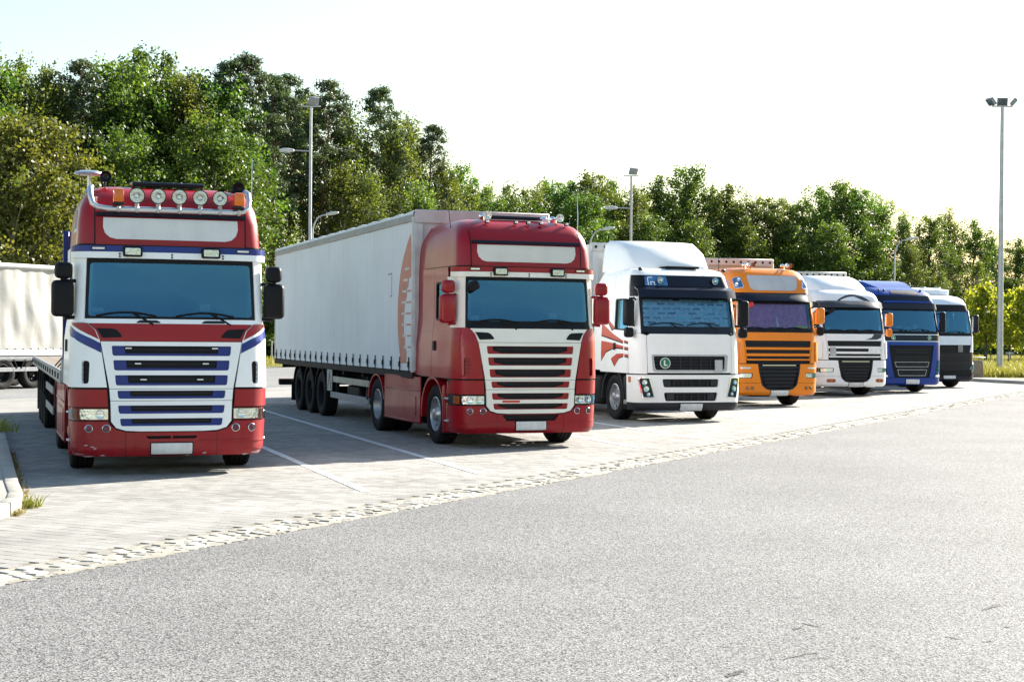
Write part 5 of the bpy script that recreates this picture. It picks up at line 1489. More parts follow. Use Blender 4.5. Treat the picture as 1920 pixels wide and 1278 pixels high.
def stone(name, c, vary=.2, attr=True):
    """paving stone: tone per piece from the random value of the piece"""
    m, n, l = newmat(name)
    b = n.new('ShaderNodeBsdfPrincipled'); b.inputs['Roughness'].default_value = .9; b.inputs['Specular IOR Level'].default_value = .28
    tc = n.new('ShaderNodeTexCoord'); ge = n.new('ShaderNodeNewGeometry')
    at = n.new('ShaderNodeAttribute'); at.attribute_name = 'tone'
    n1 = n.new('ShaderNodeTexNoise'); n1.inputs['Scale'].default_value = 60; n1.inputs['Detail'].default_value = 5
    n2 = n.new('ShaderNodeTexNoise'); n2.inputs['Scale'].default_value = .6; n2.inputs['Detail'].default_value = 7; n2.inputs['Roughness'].default_value = .65
    l.new(ge.outputs['Position'], n1.inputs['Vector']); l.new(ge.outputs['Position'], n2.inputs['Vector'])
    a1 = n.new('ShaderNodeMapRange'); a1.inputs[1].default_value = .3; a1.inputs[2].default_value = .7; a1.inputs[3].default_value = .82; a1.inputs[4].default_value = 1.12; l.new(n1.outputs[0], a1.inputs[0])
    a2 = n.new('ShaderNodeMapRange'); a2.inputs[1].default_value = .3; a2.inputs[2].default_value = .7; a2.inputs[3].default_value = .80; a2.inputs[4].default_value = 1.10; l.new(n2.outputs[0], a2.inputs[0])
    a3 = n.new('ShaderNodeMapRange'); a3.inputs[3].default_value = 1 - vary; a3.inputs[4].default_value = 1 + vary; l.new(at.outputs['Fac'], a3.inputs[0])
    p1 = n.new('ShaderNodeMath'); p1.operation = 'MULTIPLY'; l.new(a1.outputs[0], p1.inputs[0]); l.new(a2.outputs[0], p1.inputs[1])
    p2 = n.new('ShaderNodeMath'); p2.operation = 'MULTIPLY'; l.new(p1.outputs[0], p2.inputs[0]); l.new(a3.outputs[0], p2.inputs[1])
    sc = n.new('ShaderNodeVectorMath'); sc.operation = 'SCALE'; sc.inputs[0].default_value = c; l.new(p2.outputs[0], sc.inputs['Scale'])
    l.new(sc.outputs[0], b.inputs['Base Color'])
    bp = n.new('ShaderNodeBump'); bp.inputs['Strength'].default_value = .3; bp.inputs['Distance'].default_value = .004; l.new(n1.outputs[0], bp.inputs['Height']); l.new(bp.outputs[0], b.inputs['Normal'])
    out(n, l, b.outputs[0])
    return m

def brickmat(name, c):
    m, n, l = newmat(name)
    b = n.new('ShaderNodeBsdfPrincipled'); b.inputs['Roughness'].default_value = .9; b.inputs['Specular IOR Level'].default_value = .28
    tc = n.new('ShaderNodeTexCoord'); mp = n.new('ShaderNodeMapping'); mp.inputs['Rotation'].default_value = (0, 0, -atan2(EN.y, EN.x))
    bt = n.new('ShaderNodeTexBrick'); bt.inputs['Scale'].default_value = 5; bt.inputs['Brick Width'].default_value = 1.0; bt.inputs['Row Height'].default_value = .825; bt.inputs['Mortar Size'].default_value = .02
    bt.inputs['Color1'].default_value = (*[x * 1.06 for x in c], 1); bt.inputs['Color2'].default_value = (*[x * .93 for x in c], 1); bt.inputs['Mortar'].default_value = (*[x * .55 for x in c], 1)
    l.new(tc.outputs['Object'], mp.inputs[0]); l.new(mp.outputs[0], bt.inputs['Vector'])
    n2 = n.new('ShaderNodeTexNoise'); n2.inputs['Scale'].default_value = .6; n2.inputs['Detail'].default_value = 7; l.new(tc.outputs['Object'], n2.inputs['Vector'])
    a2 = n.new('ShaderNodeMapRange'); a2.inputs[1].default_value = .3; a2.inputs[2].default_value = .7; a2.inputs[3].default_value = .8; a2.inputs[4].default_value = 1.1; l.new(n2.outputs[0], a2.inputs[0])
    sc = n.new('ShaderNodeVectorMath'); sc.operation = 'SCALE'; l.new(bt.outputs[0], sc.inputs[0]); l.new(a2.outputs[0], sc.inputs['Scale']); l.new(sc.outputs[0], b.inputs['Base Color'])
    out(n, l, b.outputs[0])
    return m

PAVC = (.275, .265, .247)
ASPH = asphalt('road_asphalt', (.012, .012, .013), (.27, .265, .26), 92)
LANE = asphalt('lane_asphalt', (.10, .10, .10), (.26, .26, .255), 60)
PAVM = stone('paver_concrete', PAVC, .16)
SETM = stone('granite_sett', (.35, .33, .29), .28)
PAVF = brickmat('paving_far', PAVC)
SAND = pmat('joint_sand', (.15, .135, .11), .95, vary=.35, scale=9, bump=.4, bscale=80)
SANDL = pmat('pale_sand', (.27, .245, .20), .95, vary=.3, scale=7, bump=.5, bscale=90)
GRASSG = pmat('meadow', (.13, .135, .035), .95, vary=.45, scale=.35, dirt=.5, dirtc=(.20, .17, .07), bump=.5, bscale=8)
LINEW = pmat('road_paint_white', (.60, .61, .62), .7, vary=.15, scale=7, dirt=.95, dirtc=(.33, .315, .29))
KERB = stone('kerb_concrete', (.40, .38, .34), .15)

def sheet(name, pts, z, mat, kind='structure', parent=None):
    v = [(p[0], p[1], z) for p in pts]
    o = link(name, mesh_from(name, v, [tuple(range(len(v)))], mat, False), parent)
    if o.data.polygons[0].normal.z < 0: o.data.flip_normals()
    if parent is None: tag(o, kind=kind)
    return o
def q4(a0, a1, n0, n1): return [G(a0, n0), G(a1, n0), G(a1, n1), G(a0, n1)]

sheet('ground', [(3000 * cos(t), 3000 * sin(t)) for t in [2 * pi * i / 48 for i in range(48)]], -.09, GRASSG)
road = sheet('road', q4(-160, 420, -8.40, 30), 0, ASPH)
sheet('lane', q4(-160, 420, -49, -31.2), -.002, LANE)
pav = sheet('parking_pavement', q4(-60, 140, -25.1, -8.40), -.0085, SAND)
sheet('parking_apron', q4(-60, 140, -31.2, -25.1), -.001, PAVF)
sheet('verge', q4(-160, 420, -150, -49), .03, GRASSG)
# right-hand grass island
def arcpts(c, r, a0, a1, n): return [(c[0] + r * cos(radians(a0 + (a1 - a0) * i / n)), c[1] + r * sin(radians(a0 + (a1 - a0) * i / n))) for i in range(n + 1)]
kl = [(13.6, 88.0), (16.2, 80.2), (18.4, 73.6), (19.9, 68.6), (20.7, 65.4), (21.3, 63.6), (22.1, 62.6), (23.2, 62.6), (24.2, 63.6), (28.8, 72.5), (40, 94), (75, 162), (110, 230)]
sheet('grass_field', kl + [(110, 330), (-40, 330), (-20, 120)], .115, GRASSG)
foot = MB()
inn_ = []
for i, p in enumerate(kl):
    a = Vector(kl[max(0, i - 1)]); b_ = Vector(kl[min(len(kl) - 1, i + 1)]); d = (b_ - a).normalized(); nrm = Vector((-d.y, d.x))
    inn_.append(Vector(p) + nrm * 1.3)
for i in range(len(kl) - 1):
    foot.add([(kl[i][0], kl[i][1], .121), (kl[i + 1][0], kl[i + 1][1], .121), (inn_[i + 1].x, inn_[i + 1].y, .121), (inn_[i].x, inn_[i].y, .121)], [(0, 1, 2, 3)])
tag(foot.build('footway', PAVF), kind='structure')
def kerb_line(pts, owner, h=.14, w_=.15, step=1.0, mat=KERB, drop=.0):
    """kerb stones one by one along a polyline"""
    P_ = [Vector((p[0], p[1])) for p in pts]
    for i in range(len(P_) - 1):
        a, b_ = P_[i], P_[i + 1]
        L = (b_ - a).length
        n = max(1, round(L / step))
        if L > 30: continue
        d = (b_ - a) / L
        for k in range(n):
            c = a + d * (L * (k + .5) / n)
            me = STK.get(round(L / n, 2))
            if me is None:
                m = MB(); m.rbox((0, 0, h / 2 - .06), (L / n - .008, w_, h + .12), .015, 2); me = m.mesh('kerb_stone', mat); STK[round(L / n, 2)] = me
            o = link('kerb_stone', me, owner)
            o.location = (c.x, c.y, random.uniform(-.003, .003)); o.rotation_euler = (0, 0, atan2(d.y, d.x))
STK = {}
def settle(name):
    o = bpy.data.objects.new(name, None); col.objects.link(o); return o
kr = sheet('kerb', [(20.3, 67.2), (20.8, 65.3), (20.9, 65.4), (20.4, 67.3)], .05, KERB)
kerb_line(kl[:11], kr)
# left island: edge runs along the bays, rounded nose towards the road
fw_ = Vector((sin(.335), -cos(.335))); lf_ = Vector((cos(.335), sin(.335)))
ie = [Vector((-5.62, 17.5)) - fw_ * 14, Vector((-5.62, 17.5)) - fw_ * 6, Vector((-5.62, 17.5)), Vector((-5.20, 16.35)), Vector((-5.03, 15.75)), Vector((-4.98, 15.3)), Vector((-5.05, 14.85)), Vector((-5.3, 14.45)), Vector((-5.75, 14.2)), Vector((-6.3, 14.0)), Vector((-8.6, 13.2))]
ipoly = [(p.x, p.y) for p in ie] + [(-13, 15.0), (-16, 30)]
isl = sheet('traffic_island', ipoly, .125, KERB)
kerb_line([(p.x - .07, p.y) for p in ie], isl)

# pavers: the largest 300 are objects, the rest one joined mesh
rng = np.random.default_rng(5)
PW, PL, GAP = .165, .20, .005
items = []
n_rows = int((25.0 - 8.98) / PL)
for r_ in range(n_rows):
    n0 = -8.98 - r_ * PL
    for c_ in range(int((76 - 2) / PW)):
        a = 2 + c_ * PW
        n_ = n0 - (PL / 2 if c_ % 2 else 0)
        p = G(a, n_ - PL / 2)
        u, vv = pix(p.x, p.y)
        if u < -260 or u > 2150: continue
        if p.y < 9: continue
        items.append((p.x, p.y, u, p.y))
items.sort(key=lambda t: t[3])
inframe = [t for t in items if 0 < t[2] < 1920][:300]
ins = set(id(t) for t in inframe)
rest = [t for t in items if id(t) not in ins]
ua = np.array([EN.x, EN.y]) * (PL / 2 - GAP / 2); ub = np.array([EA.x, EA.y]) * (PW / 2 - GAP / 2)
def block_arrays(pts, ua, ub, top=.0, bot=-.03, jit=.0005, ch=.025, rot=.0, zj=None):
    """chamfered blocks as one vertex/face array set"""
    N = len(pts); c = np.array([(p[0], p[1]) for p in pts])
    sg = np.array([(-1, -1), (1, -1), (1, 1), (-1, 1)], float)
    V = np.zeros((N, 8, 3))
    z = top + rng.normal(0, jit, N)
    tl = rng.normal(0, jit * .8, (N, 2))
    sc = 1 + rng.normal(0, .005 + rot, (N, 1, 1))
    th = rng.normal(0, .004 + rot, N)
    for k in range(4):
        for lay, f_, zz in ((0, 1 - ch, 0), (1, 1.0, 0)):
            off = (ua * sg[k, 0] + ub * sg[k, 1])[None, :] * f_ * sc[:, :, 0]
            ox = off[:, 0] * np.cos(th) - off[:, 1] * np.sin(th); oy = off[:, 0] * np.sin(th) + off[:, 1] * np.cos(th)
            V[:, lay * 4 + k, 0] = c[:, 0] + ox; V[:, lay * 4 + k, 1] = c[:, 1] + oy
            V[:, lay * 4 + k, 2] = (z + tl[:, 0] * sg[k, 0] + tl[:, 1] * sg[k, 1]) if lay == 0 else (z - .012)
    F = np.array([[0, 1, 2, 3], [4, 5, 1, 0], [5, 6, 2, 1], [6, 7, 3, 2], [7, 4, 0, 3]])
    Fa = (F[None] + (np.arange(N) * 8)[:, None, None]).reshape(-1, 4)
    return V.reshape(-1, 3), Fa
def np_mesh(name, V, F, mat, attrs=None, smooth=False):
    me = bpy.data.meshes.new(name)
    nv, nf, k = len(V), len(F), F.shape[1]
    me.vertices.add(nv); me.vertices.foreach_set('co', np.ascontiguousarray(V, dtype=np.float32).ravel())
    me.loops.add(nf * k); me.loops.foreach_set('vertex_index', np.ascontiguousarray(F, dtype=np.int32).ravel())
    me.polygons.add(nf); me.polygons.foreach_set('loop_start', np.arange(0, nf * k, k, dtype=np.int32))
    try: me.polygons.foreach_set('loop_total', np.full(nf, k, dtype=np.int32))
    except Exception: pass
    if attrs:
        for an, arr in attrs.items():
            at = me.attributes.new(an, 'FLOAT', 'POINT'); at.data.foreach_set('value', np.ascontiguousarray(arr, dtype=np.float32))
    if mat: me.materials.append(mat)
    me.update(calc_edges=True)
    if smooth: me.shade_smooth()
    else: me.shade_flat()
    me.validate()
    return me
if len(rest):
    V, F = block_arrays(rest, ua, ub)
    if True:
        a_ = V[F[0]]; 
        if np.cross(a_[1] - a_[0], a_[2] - a_[0])[2] < 0: F = F[:, ::-1]
    o = link('paving_blocks', np_mesh('paving_blocks', V, F, PAVM, {'tone': np.repeat(rng.random(len(rest)), 8)}), pav)
    o['kind'] = 'stuff'
pms = []
for k in range(6):
    V, F = block_arrays([(0, 0)], ua, ub)
    a_ = V[F[0]]
    if np.cross(a_[1] - a_[0], a_[2] - a_[0])[2] < 0: F = F[:, ::-1]
    pms.append(np_mesh('paver', V, F, PAVM, {'tone': np.repeat(rng.random(1), 8)}))
for t in inframe:
    o = link('paver', random.choice(pms), pav); o.location = (t[0], t[1], 0)
# granite setts along the road edge
st = sheet('sett_strip', q4(-20, 130, -9.0, -8.36), -.006, SANDL)
items = []
for r_ in range(4):
    n_ = -8.48 - r_ * .125
    a = 4 + .05 * r_
    while a < 75:
        w_ = random.uniform(.10, .17)
        p = G(a + w_ / 2, n_ + random.uniform(-.012, .012))
        u, vv = pix(p.x, p.y)
        if -200 < u < 2100 and p.y > 8: items.append((p.x, p.y, u, p.y))
        a += w_ + random.uniform(.012, .03)
items.sort(key=lambda t: t[3])
inframe = [t for t in items if 0 < t[2] < 1920][:300]
ins = set(id(t) for t in inframe); rest = [t for t in items if id(t) not in ins]
ua2 = np.array([EN.x, EN.y]) * .060; ub2 = np.array([EA.x, EA.y]) * .070
V, F = block_arrays(rest, ua2, ub2, .002, -.03, .003, .14, .09)
a_ = V[F[0]]
if np.cross(a_[1] - a_[0], a_[2] - a_[0])[2] < 0: F = F[:, ::-1]
o = link('setts', np_mesh('setts', V, F, SETM, {'tone': np.repeat(rng.random(len(rest)), 8)}), st); o['kind'] = 'stuff'
pms = []
for k in range(12):
    V, F = block_arrays([(0, 0)], ua2, ub2, .002, -.03, .003, .14, .09)
    a_ = V[F[0]]
    if np.cross(a_[1] - a_[0], a_[2] - a_[0])[2] < 0: F = F[:, ::-1]
    pms.append(np_mesh('sett', V, F, SETM, {'tone': np.repeat(rng.random(1), 8)}))
for t in inframe:
    o = link('sett', random.choice(pms), st); o.location = (t[0], t[1], 0); o.rotation_euler = (0, 0, random.uniform(-.12, .12) + random.choice((0, pi)))
# ragged asphalt lip and loose sand over the strip's edge
v = []; f = []
nn = 1500
for i in range(nn + 1):
    a = 4 + 66 * i / nn
    w1 = .085 * random.random() ** 2.2 + .022 * sin(a * 2.1) + .02 * sin(a * 5.7 + 1)
    v += [G(a, -8.43 + w1, .0018), G(a, -8.47 - .05 * random.random(), .0018)]
for i in range(nn): f.append((2 * i, 2 * i + 1, 2 * i + 3, 2 * i + 2))
tag(link('sand_edge', mesh_from('sand_edge', v, f, SANDL, False), st), kind='stuff')
# bay lines
A0 = Vector((-.43, 20.5)); lx = Vector((.947, .32)); bk = Vector((-.321, .947))
for k, off in enumerate((-2.0, 0.0, 4.0, 6.0, 10.0, 12.0, 16.0, 18.0, 22.0, 27.5)):
    base = A0 + lx * off
    nb = base.x * EN.x + base.y * EN.y
    # start where the line meets n = -9.78
    dn = bk.x * EN.x + bk.y * EN.y
    t0 = (-9.78 - nb) / dn
    p0 = base + bk * t0; p1 = p0 + bk * 18.5
    hw = lx * .06
    v = []; f = []
    m = 60
    for i in range(m + 1):
        c = p0 + (p1 - p0) * i / m
        j1 = random.uniform(-.006, .006); j2 = random.uniform(-.006, .006)
        v += [(c.x - hw.x * (1 + j1 * 8), c.y - hw.y * (1 + j1 * 8), .0055), (c.x + hw.x * (1 + j2 * 8), c.y + hw.y * (1 + j2 * 8), .0055)]
    for i in range(m): f.append((2 * i, 2 * i + 1, 2 * i + 3, 2 * i + 2))
    o = link('bay_line', mesh_from('bay_line', v, f, LINEW, False), pav)
    if o.data.polygons[0].normal.z < 0: o.data.flip_normals()
# dark scuffs and cracks on the asphalt
SCUF = pmat('tar_mark', (.022, .021, .020), .8, vary=.4, scale=30)
def upix(u, v_):
    yh = 628 + .0087 * (u - 960); y = 2880 * CAM_H / (v_ - yh); return (u - 960) / 2880 * y, y
for (u0, v0, u1, v1, wd) in ((1845, 1144, 1882, 1132, .030), (1776, 1193, 1808, 1199, .016), (1508, 1168, 1546, 1176, .014), (1445, 1236, 1462, 1236, .012), (1370, 1270, 1396, 1256, .03), (1462, 1238, 1540, 1222, .010), (1350, 1212, 1376, 1213, .012), (1850, 1204, 1868, 1201, .010), (1885, 1176, 1900, 1176, .02), (1490, 1181, 1510, 1176, .012), (1530, 1234, 1565, 1236, .008)):
    x0, y0 = upix(u0, v0); x1, y1 = upix(u1, v1)
    d = Vector((x1 - x0, y1 - y0)); pn = Vector((-d.y, d.x)).normalized()
    L1 = []; L2 = []
    for i in range(15):
        t = i / 14; c = Vector((x0, y0)) + d * t
        ww = wd * (sin(pi * min(1, t * .96 + .02)) ** .6) * random.uniform(.3, 1.1)
        c = c + pn * random.uniform(-.012, .012)
        L1.append((c.x + pn.x * ww, c.y + pn.y * ww, .003)); L2.append((c.x - pn.x * ww, c.y - pn.y * ww, .003))
    f = [(i, i + 1, 16 + i - 1 + 0, 15 + i) for i in range(14)]
    f = [(i, i + 1, 15 + i + 1, 15 + i) for i in range(14)]
    o = link('scuff_mark', mesh_from('scuff_mark', L1 + L2, f, SCUF, False), road)
    if sum(p.normal.z for p in o.data.polygons) < 0: o.data.flip_normals()

# ------------------------------------------------------------------ trees
def leafmat(name, c1, c2, trans=.45, hue=.12):
    m, n, l = newmat(name)
    at = n.new('ShaderNodeAttribute'); at.attribute_name = 'tone'
    oi = n.new('ShaderNodeObjectInfo')
    cr = n.new('ShaderNodeMix'); cr.data_type = 'RGBA'; cr.inputs[6].default_value = (*c1, 1); cr.inputs[7].default_value = (*c2, 1); l.new(at.outputs['Fac'], cr.inputs[0])
    hs = n.new('ShaderNodeHueSaturation')
    m1 = n.new('ShaderNodeMapRange'); m1.inputs[3].default_value = .5 - hue * .12; m1.inputs[4].default_value = .5 + hue * .35; l.new(oi.outputs['Random'], m1.inputs[0]); l.new(m1.outputs[0], hs.inputs['Hue'])
    m2 = n.new('ShaderNodeMapRange'); m2.inputs[3].default_value = .78; m2.inputs[4].default_value = 1.2; l.new(oi.outputs['Random'], m2.inputs[0]); l.new(m2.outputs[0], hs.inputs['Value'])
    l.new(cr.outputs[2], hs.inputs['Color'])
    d = n.new('ShaderNodeBsdfPrincipled'); d.inputs['Roughness'].default_value = .5; d.inputs['Specular IOR Level'].default_value = .35; l.new(hs.outputs[0], d.inputs['Base Color'])
    t = n.new('ShaderNodeBsdfTranslucent')
    wv = n.new('ShaderNodeMix'); wv.data_type = 'RGBA'; wv.blend_type = 'MULTIPLY'; wv.inputs[0].default_value = 1; l.new(hs.outputs[0], wv.inputs[6]); wv.inputs[7].default_value = (1.25, 1.2, .5, 1)
    l.new(wv.outputs[2], t.inputs[0])
    mx = n.new('ShaderNodeMixShader'); mx.inputs[0].default_value = trans; l.new(d.outputs[0], mx.inputs[1]); l.new(t.outputs[0], mx.inputs[2])
    out(n, l, mx.outputs[0])
    return m
def bark(name, c1, c2, sc=(6, 6, 1.2), th=.5):
    m, n, l = newmat(name)
    tc = n.new('ShaderNodeTexCoord'); mp = n.new('ShaderNodeMapping'); mp.inputs['Scale'].default_value = sc
    nz = n.new('ShaderNodeTexNoise'); nz.inputs['Scale'].default_value = 2.5; nz.inputs['Detail'].default_value = 6
    l.new(tc.outputs['Object'], mp.inputs[0]); l.new(mp.outputs[0], nz.inputs['Vector'])
    cr = n.new('ShaderNodeValToRGB'); cr.color_ramp.elements[0].position = th - .1; cr.color_ramp.elements[0].color = (*c1, 1); cr.color_ramp.elements[1].position = th + .1; cr.color_ramp.elements[1].color = (*c2, 1)
    l.new(nz.outputs[0], cr.inputs[0])
    b = n.new('ShaderNodeBsdfPrincipled'); b.inputs['Roughness'].default_value = .9; l.new(cr.outputs[0], b.inputs['Base Color'])
    bp = n.new('ShaderNodeBump'); bp.inputs['Strength'].default_value = .6; bp.inputs['Distance'].default_value = .04; l.new(nz.outputs[0], bp.inputs['Height']); l.new(bp.outputs[0], b.inputs['Normal'])
    out(n, l, b.outputs[0])
    return m
LF = {'broad': leafmat('leaf_green', (.035, .072, .016), (.15, .205, .04)), 'birch': leafmat('leaf_birch', (.065, .10, .026), (.20, .235, .06), .5),
      'pine': leafmat('needle_pine', (.035, .060, .032), (.10, .135, .065), .3, .05), 'spruce': leafmat('needle_spruce', (.02, .045, .02), (.05, .08, .03), .15, .05),
      'rust': leafmat('leaf_rusty', (.06, .085, .02), (.185, .175, .045), .45, .06), 'lime': leafmat('leaf_lime', (.20, .26, .03), (.40, .41, .05), .5, .0)}
BKS = {'broad': bark('bark_grey', (.06, .05, .04), (.13, .115, .10)), 'birch': bark('bark_birch', (.05, .045, .04), (.45, .43, .40), (2, 2, 5), .40), 'pine': bark('bark_pine', (.10, .055, .03), (.26, .14, .075)),
       'spruce': bark('bark_spruce', (.05, .04, .03), (.10, .08, .06)), 'rust': bark('bark_pale', (.08, .07, .06), (.30, .27, .23), (3, 3, 3), .42)}
BKS['lime'] = BKS['broad']

def leaves(centers, radii, per, size, aspect, rs, flat=None, droop=0.0):
    """leaf quads scattered round clump centres"""
    C = np.repeat(np.array(centers), per, axis=0); Rr = np.repeat(np.array(radii), per)
    N = len(C)
    off = rs.normal(0, .42, (N, 3))
    off *= Rr[:, None]
    if flat is not None: off[:, 2] *= flat
    if droop: off[:, 2] -= np.abs(rs.normal(0, droop, N)) * Rr
    P_ = C + off
    nrm = rs.normal(0, .75, (N, 3)) + off / Rr[:, None] * 1.9; nrm[:, 2] += .35
    nrm /= np.linalg.norm(nrm, axis=1)[:, None]
    t = rs.normal(0, 1, (N, 3)); t -= (t * nrm).sum(1)[:, None] * nrm; t /= np.linalg.norm(t, axis=1)[:, None]
    b = np.cross(nrm, t)
    sz = size * rs.uniform(.6, 1.35, N)
    t *= sz[:, None] * .5; b *= (sz * aspect)[:, None] * .5
    V = np.stack([P_ - t, P_ - b * 1.0 + t * .1, P_ + t, P_ + b + t * .1], axis=1).reshape(-1, 3)
    F = np.arange(N * 4).reshape(-1, 4)
    clump_t = np.repeat(rs.uniform(0, 1, len(centers)), per)
    tone = np.clip(clump_t * .55 + rs.uniform(0, .6, N) - .05, 0, 1)
    return V, F, np.repeat(tone, 4)

def make_tree(kind, H, R, seed, base=.22, nclump=200, per=75, size=.22):
    """trunk mesh and crown mesh with the foot at the origin"""
    rs = np.random.default_rng(seed); rd = random.Random(seed)
    tb = MB()
    r0 = .012 * H + .05
    bend = [(rd.uniform(-.25, .25), rd.uniform(-.25, .25)) for _ in range(6)]
    def tp(t):
        k = min(4.999, t * 5); i = int(k); f = k - i
        return Vector(((bend[i][0] * (1 - f) + bend[i + 1][0] * f) * t * H * .09, (bend[i][1] * (1 - f) + bend[i + 1][1] * f) * t * H * .09, t * H))
    top = .96
    tb.tube([tp(top * i / 12) - Vector((0, 0, .3 if i == 0 else 0)) for i in range(13)], r0, 7, .025)
    cen = []; rad_ = []
    lump = [(rs.normal(0, 1, 3), rd.uniform(.1, .3)) for _ in range(7)]
    def prof(h):
        if kind in ('broad', 'rust'): return max(.12, sin(pi * min(1, .10 + .90 * h) ** .75)) ** .75
        if kind == 'birch': return max(.10, (sin(pi * (.06 + .94 * h) ** .62)) ** .9)
        if kind == 'lime': return max(.15, sin(pi * (.12 + .86 * h) ** .8) ** .8)
        return 1 - h
    if kind in ('broad', 'birch', 'rust', 'lime'):
        nl = 26
        limbs = []
        for i in range(nl):
            h = ((i + .5) / nl) ** .9
            a = i * 2.4 + rd.uniform(-.4, .4)
            z = H * (base + (1 - base) * h * .97)
            rr_ = R * prof(h) * rd.uniform(.62, 1.12)
            tip = tp(min(.97, z / H)) + Vector((cos(a) * rr_, sin(a) * rr_, rd.uniform(-.1, .35)))
            tip.z = z
            st_ = tp(max(base * .8, z / H - .16 - .05 * rd.random()))
            limbs.append((st_, tip))
            mid = (st_ + tip) / 2 + Vector((0, 0, .1 * (tip - st_).length * rd.uniform(.2, 1.2)))
            tb.tube([st_, mid, tip], r0 * .34 * (1 - .55 * h), 5, .012)
        limbs.append((tp(.8), tp(.97)))
        for i in range(nclump):
            st_, tip = limbs[i % (len(limbs) - 1)] if i > 7 else limbs[-1]
            t = rd.uniform(.3, 1.0) ** .8
            sp = R * (.24 if kind != 'birch' else .17) * (0.6 + .6 * t)
            if i <= 7: sp *= .3; t = i / 8
            p = st_ + (tip - st_) * t
            p = p + Vector((rd.gauss(0, sp), rd.gauss(0, sp), rd.gauss(0, sp * .8)))
            p.z = min(max(p.z, H * base * .75), H * .965)
            if p.z > H * .80:                   # keep the top closed: no clumps adrift beside the tip
                c_ = tp(p.z / H); lim = R * (.24 + 3.0 * (.98 - p.z / H)); dv = Vector((p.x - c_.x, p.y - c_.y))
                if dv.length > lim: dv = dv * (lim / dv.length); p.x = c_.x + dv.x; p.y = c_.y + dv.y
            cen.append(tuple(p)); rad_.append(rd.uniform(.40, .95) * (R / 3.2) ** .5)
        for i in range(int(nclump * .18)):      # twigs
            p = Vector(cen[rd.randrange(len(cen))]); q = tp(min(.95, max(.2, p.z / H - .12)))
            tb.tube([q.lerp(p, .45), p], .022, 3, .008)
        V, F, T = leaves(cen, rad_, per, size, .72, rs, droop=.9 if kind == 'birch' else .25)
    elif kind == 'pine':
        for i in range(int(nclump)):
            h = rd.random() ** .75
            z = H * (base + (1 - base) * h)
            a = rd.uniform(0, 6.28)
            rr_ = R * (1 - h) ** .55 * rd.uniform(.25, 1.05) + .25
            p = tp(min(.97, z / H)) + Vector((cos(a) * rr_, sin(a) * rr_, 0)); p.z = z + rr_ * .18
            cen.append(tuple(p)); rad_.append(rd.uniform(.40, .75))
            if i % 3 == 0:
                q = tp(max(.1, z / H - .03)); tb.tube([q, p], .045, 4, .012)
        for i in range(46):                     # dead lower branches
            z = H * rd.uniform(.18, base + .2); a = rd.uniform(0, 6.28); L = rd.uniform(.6, 2.1)
            q = tp(z / H); tb.tube([q, q + Vector((cos(a) * L, sin(a) * L, rd.uniform(-.5, .6))), q + Vector((cos(a + .3) * L * 1.5, sin(a + .3) * L * 1.5, rd.uniform(-1.1, .6)))], .03, 3, .008)
        V, F, T = leaves(cen, rad_, per, size, .30, rs, flat=.55)
    else:
        for i in range(nclump):
            h = rd.random() ** .8
            z = H * (base + (1 - base) * h)
            a = rd.uniform(0, 6.28); rr_ = R * (1 - h) * rd.uniform(.2, 1.0) + .08
            p = tp(min(.98, z / H)) + Vector((cos(a) * rr_, sin(a) * rr_, 0)); p.z = z - rr_ * .25
            cen.append(tuple(p)); rad_.append(.25 + .4 * (1 - h))
        V, F, T = leaves(cen, rad_, per, size, .32, rs, flat=.5)
    tm = tb.mesh('trunk', BKS[kind], True, 60)
    cm = np_mesh('crown', V, F, LF[kind], {'tone': T})
    return tm, cm, H

TREES = {
    'broad': [make_tree('broad', 18, 4.2, s, .16, 230, 80, .22) for s in (11, 12, 13)],
    'birch': [make_tree('birch', 18, 3.2, s, .22, 230, 62, .18) for s in (21, 22)],
    'pine': [make_tree('pine', 20, 2.7, s, .50, 105, 80, .28) for s in (31, 32)],
    'spruce': [make_tree('spruce', 16, 2.4, s, .08, 300, 50, .28) for s in (41,)],
    'rust': [make_tree('rust', 14, 3.9, s, .36, 210, 62, .22) for s in (51,)],
    'lime': [make_tree('lime', 4.6, 1.25, s, .34, 70, 60, .20) for s in (61, 62)],
    'bush': [make_tree('broad', 4.2, 2.6, s, .02, 110, 74, .21) for s in (71, 72)],
}
ORD = ['first', 'second', 'third', 'fourth', 'fifth', 'sixth', 'seventh', 'eighth', 'ninth', 'tenth', 'eleventh', 'twelfth', 'thirteenth', 'fourteenth', 'fifteenth', 'sixteenth', 'seventeenth', 'eighteenth', 'nineteenth', 'twentieth']
def ordn(i):
    if i < 20: return ORD[i]
    tens = {2: 'twenty', 3: 'thirty', 4: 'forty', 5: 'fifty', 6: 'sixty'}[(i + 1) // 10]
    r = (i + 1) % 10
    return (tens[:-1] + 'ieth') if r == 0 else tens + '-' + ORD[r - 1]
def plant(kind, name, x, y, h, z=.03, label=None, cat='tree', group=None, wide=1.0, var=None):
    tm, cm, H = random.choice(TREES[kind]) if var is None else TREES[kind][var % len(TREES[kind])]
    s = h / H
    r = empty(name, (x, y, z), random.uniform(0, 6.28), label, cat, group)
    k = wide * (s ** -.25 if s < 1 else s ** -.15)
    r.scale = (s * k, s * k, s)
    link('trunk', tm, r); link('crown', cm, r)
    return r
def xy(u, Z): return (u - 960) / 2880 * Z, Z
def depth(u): return 92 + (u / 1920) * 72 + (14 if u > 850 else 0)
